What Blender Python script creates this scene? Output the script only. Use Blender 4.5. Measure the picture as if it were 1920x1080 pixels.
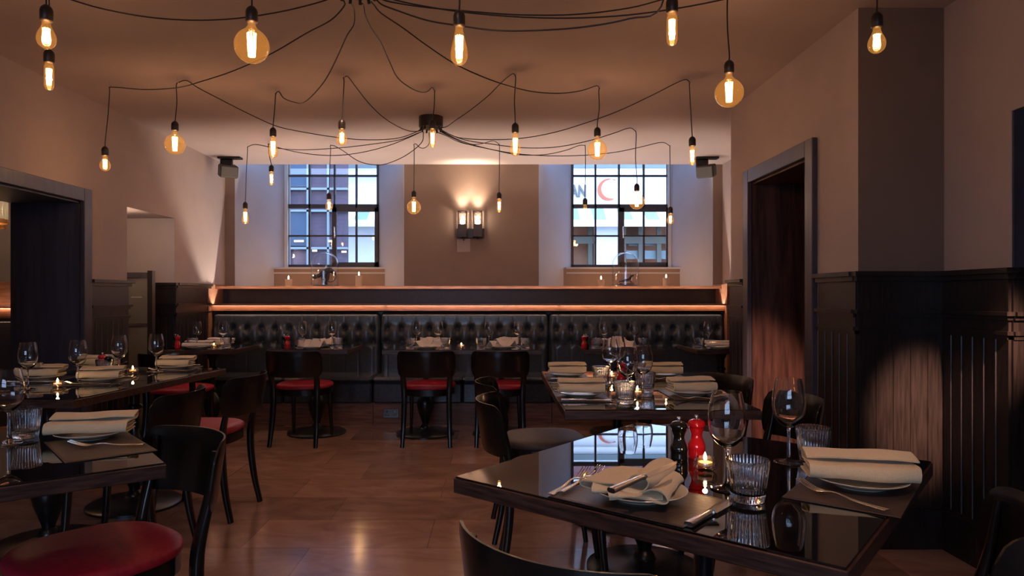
import bpy, math, random
from mathutils import Vector, Matrix
random.seed(7)
S = bpy.context.scene
for o in list(bpy.data.objects): bpy.data.objects.remove(o)
COL = S.collection
PI = math.pi

# ------------------------------------------------------------------ camera
F = 1270.0; CX = 930.0; CY = 555.0; EYE = 1.19; HT = 0.75; HC = 2.55
cam_d = bpy.data.cameras.new('camera'); cam = bpy.data.objects.new('camera', cam_d); COL.objects.link(cam)
cam.location = (0, 0, EYE); cam.rotation_euler = (PI/2, 0, 0)
cam_d.sensor_width = 36; cam_d.lens = 36*F/1920
cam_d.shift_x = 30/1920; cam_d.shift_y = 15/1920
cam_d.clip_start = 0.05; cam_d.clip_end = 200
S.camera = cam
# ------------------------------------------------------------------ world, view
S.view_settings.view_transform = 'Standard'; S.view_settings.look = 'None'
S.view_settings.gamma = 1; S.view_settings.use_curve_mapping = False
S.view_settings.exposure = 0.0
W = bpy.data.worlds.new('sky'); S.world = W; W.use_nodes = True
bg = W.node_tree.nodes['Background']; bg.inputs[0].default_value = (0.48, 0.65, 1.0, 1); bg.inputs[1].default_value = 7.5
BULB_W = 3.2          # watts of one pendant bulb
LED_W = 9.5           # watts of one metre of cove strip

def light(name, kind, loc, energy, color, rot=(0,0,0), **kw):
    l = bpy.data.lights.new(name, kind); l.energy = energy; l.color = color
    for k, v in kw.items(): setattr(l, k, v)
    o = bpy.data.objects.new(name, l); COL.objects.link(o); o.location = loc; o.rotation_euler = rot
    return o
# daylight portals in the two back windows
for (x0, x1) in ((-2.35, -1.32), (0.85, 1.945)):
    p = light('window_portal', 'AREA', ((x0+x1)/2, 7.72, 2.13), 1, (1,1,1), rot=(-PI/2, 0, 0), shape='RECTANGLE', size=x1-x0, size_y=1.25)
    p.data.cycles.is_portal = True
# portal of the added front window, then added spots
p = light('window_portal', 'AREA', (-1.05, -3.26, 1.75), 1, (1,1,1), rot=(PI/2, 0, 0), shape='RECTANGLE', size=2.9, size_y=1.2)
p.data.cycles.is_portal = True
for (lx, ly, tx, ty, tz, e, sz) in ((2.0, 1.1, 1.99, 3.2, 0.62, 1900, 11.5), (1.2, 3.6, 1.96, 4.5, 0.15, 800, 24), (-.4, 1.9, -.3, 3.1, 0, 12, 95), (-.9, 3.9, -.7, 4.6, 0, 24, 95), (.6, .7, .55, 1.7, .75, 42, 60), (-1.2, .9, -1.3, 1.9, .75, 10, 70)):
    d = Vector((tx-lx, ty-ly, tz-2.53))
    light('added_spot', 'SPOT', (lx, ly, 2.53), e, (1, .58, .42), rot=d.to_track_quat('-Z', 'Y').to_euler(), spot_size=math.radians(sz), spot_blend=1.0, shadow_soft_size=.03)  # added, without fixtures, to brighten panelling, door reveal, floor and tables
# cove strips: one behind the ledge shining up, one under its nosing shining down
for k in range(3):
    xc = -1.93 + k*1.7
    light('cove_strip', 'AREA', (xc, 6.650, 1.080), LED_W*1.7, (1, .82, .66), rot=(PI, 0, 0), shape='RECTANGLE', size=1.68, size_y=.012)
    light('cove_strip', 'AREA', (xc, 6.592, 1.095), LED_W*.16, (1, .66, .44), rot=(math.radians(25), 0, 0), shape='RECTANGLE', size=1.68, size_y=.010)

# ------------------------------------------------------------------ projection helpers (a pixel seen on a known plane)
def onz(px, py, h):                       # point at height h
    Y = F*(EYE-h)/(py-CY); return Vector(((px-CX)*Y/F, Y, h))
def tp(px, py): return onz(px, py, HT)
def aty(px, py, Y): return Vector(((px-CX)*Y/F, Y, EYE+(CY-py)*Y/F))

# ------------------------------------------------------------------ materials
def newmat(name):
    m = bpy.data.materials.new(name); m.use_nodes = True
    nt = m.node_tree; return m, nt, nt.nodes['Principled BSDF']
def setp(b, **k):
    names = {'color':'Base Color','rough':'Roughness','metal':'Metallic','ior':'IOR','trans':'Transmission Weight','coat':'Coat Weight','coatr':'Coat Roughness','spec':'Specular IOR Level','sss':'Subsurface Weight','sheen':'Sheen Weight'}
    for a, v in k.items():
        if a == 'color': v = (*v, 1)
        b.inputs[names[a]].default_value = v
def noise_mix(nt, b, c1, c2, scale=(1,1,1), nscale=6, detail=6, bump=0, rough=None, lo=.35, hi=.65, dist=0.0, coord='Object'):
    N = nt.nodes; L = nt.links
    tc = N.new('ShaderNodeTexCoord'); mp = N.new('ShaderNodeMapping'); mp.inputs['Scale'].default_value = scale
    nz = N.new('ShaderNodeTexNoise'); nz.inputs['Scale'].default_value = nscale; nz.inputs['Detail'].default_value = detail; nz.inputs['Distortion'].default_value = dist
    cr = N.new('ShaderNodeValToRGB'); cr.color_ramp.elements[0].position = lo; cr.color_ramp.elements[1].position = hi
    cr.color_ramp.elements[0].color = (*c1, 1); cr.color_ramp.elements[1].color = (*c2, 1)
    L.new(tc.outputs[coord], mp.inputs[0]); L.new(mp.outputs[0], nz.inputs[0]); L.new(nz.outputs[0], cr.inputs[0]); L.new(cr.outputs[0], b.inputs['Base Color'])
    if bump:
        bp = N.new('ShaderNodeBump'); bp.inputs['Strength'].default_value = bump; bp.inputs['Distance'].default_value = .01
        L.new(nz.outputs[0], bp.inputs['Height']); L.new(bp.outputs[0], b.inputs['Normal'])
    if rough:
        mr = N.new('ShaderNodeMapRange'); mr.inputs['To Min'].default_value = rough[0]; mr.inputs['To Max'].default_value = rough[1]
        L.new(nz.outputs[0], mr.inputs[0]); L.new(mr.outputs[0], b.inputs['Roughness'])
    return cr
M = {}
def simple(key, color, rough=.5, var=.12, nscale=8, scale=(1,1,1), bump=0, **k):
    m, nt, b = newmat(key); setp(b, rough=rough, **k)
    c2 = tuple(min(1, c*(1+var)) for c in color); c1 = tuple(c*(1-var) for c in color)
    noise_mix(nt, b, c1, c2, scale, nscale, bump=bump)
    M[key] = m; return m
simple('return_shade', (.19, .125, .09), .85, .04, 3)  # wall colour darkened, the shade on the return put into it
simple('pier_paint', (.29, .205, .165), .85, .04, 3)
simple('wall_paint', (.43, .355, .34), .85, .04, 3, bump=.03)
simple('ceiling_paint', (.52, .43, .42), .8, .04, 2, bump=.03)
simple('niche_daylight', (.46, .49, .58), .8, .03, 3)  # wall colour with blue window light mixed in
simple('dark_wood', (.017, .011, .0095), .38, .45, 5, (18, 18, 1.2), bump=.04)
simple('frame_wood', (.052, .045, .060), .38, .18, 4, (9, 9, .7), bump=.02)
simple('reveal_wood', (.060, .026, .020), .42, .5, 4, (9, 9, .8), bump=.03)
simple('table_wood', (.060, .029, .021), .35, .55, 4, (3, 30, 30), bump=.03)
simple('shelf_wood', (.21, .085, .046), .30, .3, 4, (1.5, 20, 20), bump=.02)
simple('plinth_wood', (.25, .115, .070), .4, .3, 4, (1.5, 20, 20))
simple('chair_black', (.010, .009, .008), .22, .1, 10)
simple('red_leather', (.38, .014, .034), .42, .15, 60, bump=.05)
simple('grey_leather', (.060, .052, .056), .45, .15, 60, bump=.05)
simple('banquette_leather', (.044, .049, .060), .24, .15, 40, bump=.04)
simple('cast_iron', (.010, .010, .011), .28, .1, 20)
simple('rubber_black', (.012, .011, .010), .45, .1, 20)
simple('socket_brown', (.020, .013, .010), .4, .2, 20)
simple('placemat_leather', (.055, .035, .029), .42, .12, 90, bump=.08)
simple('linen', (.68, .555, .345), .9, .05, 300, bump=.15, sheen=.2)
simple('linen_pale', (.68, .58, .50), .9, .05, 300, bump=.15, sheen=.2)
simple('porcelain', (.62, .57, .44), .18, .02, 5)
simple('steel', (.80, .78, .76), .27, .03, 10, metal=1.0)
simple('brass', (.75, .42, .18), .25, .05, 10, metal=1.0)
simple('window_metal', (.040, .036, .042), .5, .1, 10)
simple('white_trim', (.60, .60, .60), .6, .03, 4)
simple('mill_black', (.006, .006, .006), .08, .1, 5, coat=.6)
simple('mill_red', (.55, .008, .016), .08, .08, 5, coat=.6)
simple('candle_wax', (.82, .60, .42), .55, .03, 10)
simple('sculpture_dark', (.05, .045, .06), .35, .3, 20)
simple('speaker_grey', (.055, .050, .042), .55, .1, 20)
simple('sconce_bronze', (.035, .018, .012), .4, .2, 20)
simple('socket_steel', (.16, .15, .14), .3, .1, 10, metal=1.0)
simple('outer_white', (.90, .90, .90), .8, .03, 2)
simple('outer_green', (.24, .36, .26), .8, .05, 2)
simple('outer_frame', (.17, .22, .23), .6, .05, 2)
simple('outer_grey', (.10, .095, .07), .6, .1, 2)
simple('outer_letters', (.12, .12, .12), .6, .1, 2)
simple('outer_orange', (.52, .12, .06), .6, .05, 2)
simple('outer_room', (.30, .15, .09), .8, .5, 1.2)
simple('asphalt', (.28, .28, .28), .9, .2, 5)
# brick
def brick_mat(key, c1, c2, mort, w, h, ms, rough, clouds=None, bumps=.2, offset=.5):
    m, nt, b = newmat(key); N = nt.nodes; L = nt.links
    tc = N.new('ShaderNodeTexCoord'); mp = N.new('ShaderNodeMapping')
    bk = N.new('ShaderNodeTexBrick'); bk.inputs['Scale'].default_value = 1; bk.inputs['Brick Width'].default_value = w; bk.inputs['Row Height'].default_value = h
    bk.inputs['Mortar Size'].default_value = ms; bk.inputs['Mortar Smooth'].default_value = .1; bk.inputs['Bias'].default_value = 0; bk.offset = offset
    bk.inputs['Color1'].default_value = (*c1,1); bk.inputs['Color2'].default_value = (*c2,1); bk.inputs['Mortar'].default_value = (*mort,1)
    L.new(tc.outputs['Object'], mp.inputs[0]); L.new(mp.outputs[0], bk.inputs[0])
    out = bk.outputs['Color']
    if clouds:
        nz = N.new('ShaderNodeTexNoise'); nz.inputs['Scale'].default_value = clouds; nz.inputs['Detail'].default_value = 9; nz.inputs['Distortion'].default_value = 1.4; nz.inputs['Roughness'].default_value = .62
        cr = N.new('ShaderNodeValToRGB'); cr.color_ramp.elements[0].position = .32; cr.color_ramp.elements[1].position = .68
        cr.color_ramp.elements[0].color = (.70,.66,.63,1); cr.color_ramp.elements[1].color = (1.12,1.10,1.08,1)
        mx = N.new('ShaderNodeMix'); mx.data_type = 'RGBA'; mx.blend_type = 'MULTIPLY'; mx.inputs[0].default_value = 1
        mp2 = N.new('ShaderNodeMapping'); mp2.inputs['Scale'].default_value = (1, 1.8, 1)
        L.new(tc.outputs['Object'], mp2.inputs[0]); L.new(mp2.outputs[0], nz.inputs[0]); L.new(nz.outputs[0], cr.inputs[0]); L.new(out, mx.inputs[6]); L.new(cr.outputs[0], mx.inputs[7]); out = mx.outputs[2]
        mr = N.new('ShaderNodeMapRange'); mr.inputs['To Min'].default_value = rough-.06; mr.inputs['To Max'].default_value = rough+.10
        L.new(nz.outputs[0], mr.inputs[0]); L.new(mr.outputs[0], b.inputs['Roughness'])
    else: setp(b, rough=rough)
    L.new(out, b.inputs['Base Color'])
    bp = N.new('ShaderNodeBump'); bp.invert = True; bp.inputs['Strength'].default_value = bumps; bp.inputs['Distance'].default_value = .004
    L.new(bk.outputs['Fac'], bp.inputs['Height']); L.new(bp.outputs[0], b.inputs['Normal'])
    M[key] = m; return m, mp
brick_mat('floor_stone', (.43, .262, .20), (.245, .148, .113), (.16, .105, .08), .88, .40, .0016, .13, clouds=2.6, offset=.37)
_, mpc = brick_mat('dark_brick', (.085, .060, .085), (.072, .052, .075), (.09, .07, .09), .23, .075, .006, .9)
mpc.inputs['Rotation'].default_value = (PI/2, 0, 0)
_, mpb = brick_mat('brick', (.30, .12, .13), (.25, .10, .11), (.28, .15, .15), .23, .075, .008, .9)
mpb.inputs['Rotation'].default_value = (PI/2, 0, 0)
# glass kinds
def glass_solid(key, tint=(1,1,1), ior=1.45):
    m, nt, b = newmat(key); setp(b, color=tint, rough=0.0, trans=1.0, ior=ior); M[key] = m
def glass_thin(key, tint=(1,1,1), ior=1.5, rough=0.0, emis=None, diff=None, extra=0.0):
    m = bpy.data.materials.new(key); m.use_nodes = True; nt = m.node_tree; N = nt.nodes; L = nt.links
    N.remove(N['Principled BSDF']); out = N['Material Output']
    tr = N.new('ShaderNodeBsdfTransparent'); tr.inputs[0].default_value = (*tint, 1)
    gl = N.new('ShaderNodeBsdfGlossy'); gl.inputs['Roughness'].default_value = rough
    lw = N.new('ShaderNodeLayerWeight'); lw.inputs[0].default_value = .5
    fr = N.new('ShaderNodeMath'); fr.operation = 'POWER'; fr.inputs[1].default_value = 3.0; L.new(lw.outputs['Facing'], fr.inputs[0])
    ad = N.new('ShaderNodeMath'); ad.operation = 'MULTIPLY_ADD'; ad.inputs[1].default_value = .85; ad.inputs[2].default_value = .05+extra; ad.use_clamp = True
    L.new(fr.outputs[0], ad.inputs[0])
    mx = N.new('ShaderNodeMixShader'); L.new(ad.outputs[0], mx.inputs[0]); L.new(tr.outputs[0], mx.inputs[1]); L.new(gl.outputs[0], mx.inputs[2])
    res = mx.outputs[0]
    if emis:
        em = N.new('ShaderNodeEmission'); em.inputs[0].default_value = (*emis[0],1); em.inputs[1].default_value = emis[1]
        a2 = N.new('ShaderNodeAddShader'); L.new(res, a2.inputs[0]); L.new(em.outputs[0], a2.inputs[1]); res = a2.outputs[0]
    if diff:
        df = N.new('ShaderNodeBsdfDiffuse'); df.inputs[0].default_value = (*diff[0],1)
        m2 = N.new('ShaderNodeMixShader'); m2.inputs[0].default_value = diff[1]; L.new(res, m2.inputs[1]); L.new(df.outputs[0], m2.inputs[2]); res = m2.outputs[0]
    L.new(res, out.inputs[0]); M[key] = m
glass_solid('wine_glass'); glass_solid('tumbler_glass', (.97,.98,1), 1.5)
glass_thin('pane', (.96,.98,1)); glass_thin('bell_glass', (.97,.97,.97), 1.5, extra=.02); glass_thin('holder_glass', (1,.93,.84), 1.5, extra=.16)
glass_thin('bulb_glass', (1,.84,.58), 1.45, 0, emis=((1,.42,.09), .17))
glass_thin('clear_bulb_glass', (1,.96,.88), 1.45, 0, emis=((1,.7,.35), .05))
glass_thin('screen_glass', (.75,.75,.70), 1.5, .15, diff=((.30,.29,.25), .45))
glass_thin('outer_pane', (.30,.38,.46), 1.6, .03, diff=((.06,.10,.16), .7))
m, nt, b = newmat('table_glass'); setp(b, color=(.0045,.004,.004), rough=.012, ior=1.75); M['table_glass'] = m
def emit(key, color, st):
    m = bpy.data.materials.new(key); m.use_nodes = True; nt = m.node_tree; N = nt.nodes
    N.remove(N['Principled BSDF']); e = N.new('ShaderNodeEmission'); e.inputs[0].default_value = (*color,1); e.inputs[1].default_value = st
    nt.links.new(e.outputs[0], N['Material Output'].inputs[0]); M[key] = m
emit('filament', (1,.60,.22), 26); emit('flame', (1,.62,.26), 30); emit('sconce_flame', (1,.88,.72), 14)
emit('outer_lamp', (1,.72,.40), 3.0); emit('outer_red', (1,.25,.12), 1.4)

# ------------------------------------------------------------------ mesh builder
class MB:
    def __init__(s): s.v = []; s.f = []
    def add(s, vs, fs, mat=None):
        n = len(s.v)
        s.v += [tuple(mat @ Vector(p)) if mat else tuple(p) for p in vs]
        s.f += [tuple(i+n for i in f) for f in fs]; return s
    def box(s, x0, x1, y0, y1, z0, z1, mat=None, bev=0):
        if bev <= 0:
            vs = [(x,y,z) for z in (z0,z1) for y in (y0,y1) for x in (x0,x1)]
            return s.add(vs, [(0,2,3,1),(4,5,7,6),(0,1,5,4),(2,6,7,3),(0,4,6,2),(1,3,7,5)], mat)
        b = min(bev, (x1-x0)/2.01, (y1-y0)/2.01, (z1-z0)/2.01)
        vs = []; ix = {}
        for i in (0,1):
            for j in (0,1):
                for k in (0,1):
                    X = (x0,x1)[i]; Y = (y0,y1)[j]; Z = (z0,z1)[k]; dx = b*(1-2*i); dy = b*(1-2*j); dz = b*(1-2*k)
                    ix[i,j,k,'x'] = len(vs); vs.append((X, Y+dy, Z+dz))
                    ix[i,j,k,'y'] = len(vs); vs.append((X+dx, Y, Z+dz))
                    ix[i,j,k,'z'] = len(vs); vs.append((X+dx, Y+dy, Z))
        fs = []
        for i in (0,1):
            fs.append([ix[i,0,0,'x'],ix[i,1,0,'x'],ix[i,1,1,'x'],ix[i,0,1,'x']][::(1 if i else -1)])
            fs.append([ix[0,i,0,'y'],ix[1,i,0,'y'],ix[1,i,1,'y'],ix[0,i,1,'y']][::(-1 if i else 1)])
            fs.append([ix[0,0,i,'z'],ix[1,0,i,'z'],ix[1,1,i,'z'],ix[0,1,i,'z']][::(1 if i else -1)])
        for i in (0,1):
            for j in (0,1):
                e = [ix[i,j,0,'x'],ix[i,j,0,'y'],ix[i,j,1,'y'],ix[i,j,1,'x']]; fs.append(e if (i^j) else e[::-1])
                e = [ix[i,0,j,'x'],ix[i,0,j,'z'],ix[i,1,j,'z'],ix[i,1,j,'x']]; fs.append(e[::-1] if (i^j) else e)
                e = [ix[0,i,j,'y'],ix[0,i,j,'z'],ix[1,i,j,'z'],ix[1,i,j,'y']]; fs.append(e if (i^j) else e[::-1])
                for k in (0,1):
                    t = [ix[i,j,k,'x'],ix[i,j,k,'y'],ix[i,j,k,'z']]; fs.append(t if (i^j^k) else t[::-1])
        return s.add(vs, fs, mat)
    def prism(s, poly, z0, z1, mat=None):
        n = len(poly); vs = [(x,y,z0) for x,y in poly]+[(x,y,z1) for x,y in poly]
        fs = [tuple(range(n))[::-1], tuple(range(n,2*n))]+[(i,(i+1)%n,n+(i+1)%n,n+i) for i in range(n)]
        return s.add(vs, fs, mat)
    def lathe(s, prof, seg=24, mat=None, ripple=None):
        vs = []; fs = []; rings = []
        for (r, z) in prof:
            if r < 1e-6: rings.append([len(vs)]); vs.append((0,0,z))
            else:
                rg = []
                for k in range(seg):
                    a = 2*PI*k/seg; rr = r*(ripple(a, z, r) if ripple else 1); rg.append(len(vs)); vs.append((rr*math.cos(a), rr*math.sin(a), z))
                rings.append(rg)
        for a, b in zip(rings, rings[1:]):
            if len(a) == 1 and len(b) == 1: continue
            for k in range(seg):
                k2 = (k+1) % seg
                if len(a) == 1: fs.append((a[0], b[k2], b[k]))
                elif len(b) == 1: fs.append((a[k], a[k2], b[0]))
                else: fs.append((a[k], a[k2], b[k2], b[k]))
        return s.add(vs, fs, mat)
    def tube(s, pts, rad, seg=8, mat=None, cap=True, up=Vector((0,1,0.01)), sx=1.0, sy=1.0, power=2):
        pts = [Vector(p) for p in pts]; n = len(pts); vs = []; fs = []
        rs = rad if isinstance(rad, (list, tuple)) else [rad]*n
        prev = None
        for i, p in enumerate(pts):
            t = (pts[min(i+1,n-1)]-pts[max(i-1,0)])
            if t.length < 1e-9: t = Vector((0,0,1))
            t.normalize()
            if prev is None:
                u = up - t*up.dot(t)
                if u.length < 1e-3: u = Vector((1,0,0)) - t*t.x
            else: u = prev - t*prev.dot(t)
            u.normalize(); w = t.cross(u); prev = u
            r = rs[i]; a_, b_ = (r if isinstance(r, tuple) else (r*sx, r*sy))
            for k in range(seg):
                a = 2*PI*k/seg; c = math.cos(a); d = math.sin(a)
                if power != 2: c = math.copysign(abs(c)**(2/power), c); d = math.copysign(abs(d)**(2/power), d)
                vs.append(p + w*(a_*c) + u*(b_*d))
        for i in range(n-1):
            for k in range(seg):
                k2 = (k+1) % seg; fs.append((i*seg+k, i*seg+k2, (i+1)*seg+k2, (i+1)*seg+k))
        if cap: fs.append(tuple(range(seg))[::-1]); fs.append(tuple((n-1)*seg+k for k in range(seg)))
        return s.add(vs, fs, mat)
    def sphere(s, c, r, seg=12, rings=8, sc=(1,1,1), mat=None):
        prof = [(math.sin(PI*i/rings)*r, -math.cos(PI*i/rings)*r) for i in range(rings+1)]; prof[0] = (0,-r); prof[-1] = (0,r)
        mt = Matrix.Translation(c) @ Matrix.Diagonal((*sc,1))
        return s.lathe(prof, seg, (mat @ mt) if mat else mt)
    def mesh(s, name, mat, smooth=True, angle=35):
        me = bpy.data.meshes.new(name); me.from_pydata(s.v, [], s.f); me.update()
        if mat: me.materials.append(M[mat])
        if smooth:
            me.polygons.foreach_set('use_smooth', [True]*len(me.polygons)); me.set_sharp_from_angle(angle=math.radians(angle))
        return me
    def build(s, name, mat, parent=None, smooth=True, angle=35, loc=None):
        o = bpy.data.objects.new(name, s.mesh(name, mat, smooth, angle)); COL.objects.link(o)
        if parent: o.parent = parent
        if loc is not None: o.location = loc
        return o
def catmull(pts, n=6):
    pts = [Vector(p) for p in pts]; out = []
    P = [pts[0]*2-pts[1]]+pts+[pts[-1]*2-pts[-2]]
    for i in range(1, len(P)-2):
        for k in range(n):
            t = k/n; a,b,c,d = P[i-1],P[i],P[i+1],P[i+2]
            out.append(.5*((2*b)+(c-a)*t+(2*a-5*b+4*c-d)*t*t+(3*b-a-3*c+d)*t**3))
    out.append(pts[-1]); return out
def smoothprof(p, n=4): return [(max(0,v.x), v.y) for v in catmull([(r,z,0) for r,z in p], n)]
def tag(o, label, cat, group=None, kind=None):
    if label: o['label'] = label
    if cat: o['category'] = cat
    if group: o['group'] = group
    if kind: o['kind'] = kind
    return o
def empty(name, loc, rz, label, cat, group=None):
    o = bpy.data.objects.new(name, None); COL.objects.link(o); o.location = loc; o.rotation_euler = (0,0,rz); o.empty_display_size = .05
    return tag(o, label, cat, group)
def struct(name, mb, mat, parent=None, smooth=False, label=None):
    o = mb.build(name, mat, parent, smooth)
    if not parent: o['kind'] = 'structure'
    if label: o['label'] = label
    return o
# a proto is (name, mesh, [children]); spawn() puts a copy of it in the scene
def spawn(proto, loc, rz, label, cat, group=None, tilt=None):
    def rec(p, parent):
        o = bpy.data.objects.new(p[0], p[1]); COL.objects.link(o)
        if parent: o.parent = parent
        for c in (p[2] if len(p) > 2 else []): rec(c, o)
        return o
    o = rec(proto, None); o.location = loc
    o.rotation_euler = (tilt[0], tilt[1], rz) if tilt else (0, 0, rz)
    if o.data is None: o.empty_display_size = .05
    return tag(o, label, cat, group)

# ================================================================== ROOM SHELL
XL, XR, YB = -2.80, 1.71, 7.0
struct('floor', MB().box(-7, 6, -3.2, 7.7, -.1, 0), 'floor_stone')
struct('ceiling', MB().box(-7, 6, -3.2, YB, HC, HC+.12), 'ceiling_paint')
struct('ceiling_niches', MB().box(-3.3, 3.0, YB+.001, 7.75, 2.74, 2.86), 'niche_daylight')
# left wall: doorway Y 2.9..4.56 (head 1.827), passage Y 5.14..5.9 (head 1.867)
w = MB(); XO = XL-.46
w.box(XO, XL, -3.2, 2.90, 0, HC); w.box(XO, XL, 2.90, 4.60, 1.86, HC); w.box(XO, XL, 4.60, 5.14, 0, HC)
w.box(XO, XL, 5.14, 5.90, 1.867, HC); w.box(XO, XL, 5.90, YB, 0, HC)
struct('wall_left', w, 'wall_paint')
# right wall: doorway Y 3.65..4.56; jogs outwards to X 2.31 beyond Y 4.93; near return at Y 3.2 to X 2.115
w = MB()
w.box(XR, 2.20, 4.56, 4.93, 0, HC); w.box(XR, 2.20, 3.65, 4.56, 1.97, HC); w.box(XR, 2.20, 3.20, 3.65, 0, HC)
w.box(2.2, 2.6, 4.80, 4.93, 0, HC); w.box(2.34, 2.6, 4.93, 7.75, 0, HC)
w.box(2.115, 2.65, 2.78, 3.1999, 0, HC); w.box(2.115, 2.65, 1.6, 2.78, 1.95, HC); w.box(2.115, 2.65, -3.2, 1.6, 0, HC)
struct('wall_right', w, 'wall_paint')
struct('wall_return_shade_sheet', MB().box(XR+.001, 2.114, 3.196, 3.2, 1.306, HC), 'return_shade')  # thin sheet over the return, its shade carried by the darker colour
w = MB(); w.box(2.65, 2.75, -3.2, 4.80, 0, HC); w.box(2.2, 4.4, 3.2, 3.3, 0, HC); w.box(4.3, 4.4, 3.3, 4.8, 0, HC); w.box(2.6, 4.4, 4.8, 4.9, 0, HC)
struct('wall_corridor', w, 'dark_wood')
w = MB(); w.box(-7, -2.5, -3.3, -3.2, 0, HC).box(.38, 6, -3.3, -3.2, 0, HC).box(-2.5, .38, -3.3, -3.2, 0, 1.15).box(-2.5, .38, -3.3, -3.2, 2.35, HC)
struct('wall_front', w, 'wall_paint')
w = MB()
for x in (-2.5,-2.03,-1.56,-1.08,-.61,-.13,.34): w.box(x, x+.04, -3.28, -3.22, 1.15, 2.35)
w.box(-2.5, .38, -3.28, -3.22, 1.15, 1.19).box(-2.5, .38, -3.28, -3.22, 1.75, 1.79).box(-2.5, .38, -3.28, -3.22, 2.31, 2.35)
struct('window_4', w, 'window_metal')  # unseen window added behind the camera for cool fill light
# back wall piers with splayed window reveals
w = MB()
w.prism([(-3.4,YB),(-2.70,YB),(-2.35,7.62),(-2.35,7.75),(-3.4,7.75)], 0, 2.8)
w.prism([(2.243,YB),(2.34,YB),(2.34,7.75),(1.945,7.75),(1.945,7.62)], 0, 2.8)
w.prism([(-.948,YB),(.441,YB),(.85,7.62),(.85,7.75),(-1.32,7.75),(-1.32,7.62)], 0, 2.8)
w.box(-3.3, 3.0, YB, 7.75, 2.86, 3.2)
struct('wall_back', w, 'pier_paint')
# thin sheets over the splayed reveals, blue daylight put into their colour
w = MB(); t = .004
for (xa, xb, sg) in ((-2.70,-2.35,1), (-.948,-1.32,-1), (.441,.85,1), (2.243,1.945,-1)):
    w.prism([(xa,YB-.001),(xa+sg*t,YB-.001),(xb+sg*t,7.62),(xb,7.62)], 1.285, 2.74)
struct('wall_niche_daylight_sheets', w, 'niche_daylight')
w = MB()
for (x0, x1) in ((-2.7,-.95), (.44,2.25)): w.box(x0, x1, 7.45, 7.75, 0, 1.487)
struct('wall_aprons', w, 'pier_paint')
w = MB()
for (x0, x1) in ((-2.46,-1.205), (.765,2.03)): w.box(x0, x1, 7.43, 7.66, 1.487, 1.507); w.box(x0+.01, x1-.01, 7.442, 7.45, 1.435, 1.45)
struct('trim_1', w, 'niche_daylight', label='narrow painted window sills')

# ---- windows (metal, four lights wide)
def window(n, xs, thick_i, casement_x):
    root = bpy.data.objects.new('window_%d' % n, None); COL.objects.link(root); root['kind'] = 'structure'; root.location = ((xs[0]+xs[-1])/2, 7.62, 1.507)
    inv = Matrix.Translation(-root.location)
    Y0, Y1 = 7.60, 7.64; zt = 2.74; zb = 1.507
    zz = [aty(0, p, 7.62).z for p in (330, 387, 442.5)]
    f = MB(); b = .018
    f.box(xs[0]-.03, xs[0]+b, Y0, Y1, zb, zt, inv); f.box(xs[-1]-b, xs[-1]+.03, Y0, Y1, zb, zt, inv)
    f.box(xs[0], xs[-1], Y0, Y1, zb, zb+.035, inv); f.box(xs[0], xs[-1], Y0, Y1, zt-.03, zt, inv)
    for i, x in enumerate(xs[1:-1]): f.box(x-.0095, x+.0095, Y0, Y1, zb+.03, zt-.02, inv)
    f.box(xs[0], xs[-1], Y0, Y1, zz[0]-.010, zz[0]+.010, inv); f.box(xs[0], xs[-1], Y0, Y1, zz[1]-.022, zz[1]+.022, inv); f.box(xs[0], xs[-1], Y0, Y1, zz[2]-.009, zz[2]+.009, inv)
    f.build('window_frame', 'window_metal', root, False)
    c = MB(); x0, x1 = casement_x; Z0, Z1 = zb+.01, zz[1]-.02
    c.box(x0, x0+.05, 7.575, 7.6, Z0, Z1, inv); c.box(x1-.04, x1, 7.575, 7.6, Z0, Z1, inv); c.box(x0, x1, 7.575, 7.6, Z0, Z0+.05, inv); c.box(x0, x1, 7.575, 7.6, Z1-.045, Z1, inv)
    cs = c.build('casement', 'window_metal', root, False)
    h = MB(); h.tube([inv@Vector((x0+.03,7.57,zb+.46)), inv@Vector((x0+.03,7.55,zb+.45)), inv@Vector((x0+.035,7.55,zb+.33))], .008); h.build('handle', 'steel', cs)
    MB().box(xs[0], xs[-1], 7.618, 7.622, zb+.02, zt-.02, inv).build('pane', 'pane', root, False)
    return root
window(1, [-2.345,-2.095,-1.813,-1.568,-1.322], 2, (-1.835,-1.318))
window(2, [.853,1.118,1.382,1.66,1.94], 2, (1.385,1.945))
w = MB()
for x0 in (-2.352, 1.935):
    w.box(x0-.012+.0, x0+.022, 7.565, 7.598, 1.507, 2.74)
struct('trim_2', w, 'white_trim', label='pale narrow beads beside the windows')

# ---- passage behind the left wall, with a side window and a gate
w = MB(); w.box(-3.44, XO, 5.90, 6.0, 0, HC)
struct('wall_passage', w, 'wall_paint')
pw = MB(); X0 = -3.34
root = bpy.data.objects.new('window_3', None); COL.objects.link(root); root['kind'] = 'structure'; root.location = (X0, 5.6, 1.4)
inv = Matrix.Translation(-root.location)
f = MB(); f.box(X0-.02, X0+.02, 5.3, 5.34, 1.4, 1.83, inv); f.box(X0-.02, X0+.02, 5.82, 5.86, 1.4, 1.83, inv)
for z in (1.4, 1.61, 1.80): f.box(X0-.02, X0+.02, 5.3, 5.86, z, z+.03, inv)
f.build('window_frame', 'window_metal', root, False)
MB().box(X0-.004, X0+.004, 5.33, 5.83, 1.42, 1.81, inv).build('pane', 'outer_pane', root, False)
struct('wall_passage_side', MB().box(X0-.1, X0-.03, 5.14, 5.9, 0, 1.4).box(X0-.1, X0-.03, 5.14, 5.9, 1.85, HC), 'wall_paint')
g = empty('glass_gate', (-2.98, 5.62, 0), 0, 'dark framed gate with a cloudy glass panel in the narrow left wall opening', 'gate')
MB().box(-.26, .10, -.008, .008, .08, 1.34).build('glass_panel', 'screen_glass', g, False)
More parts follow.
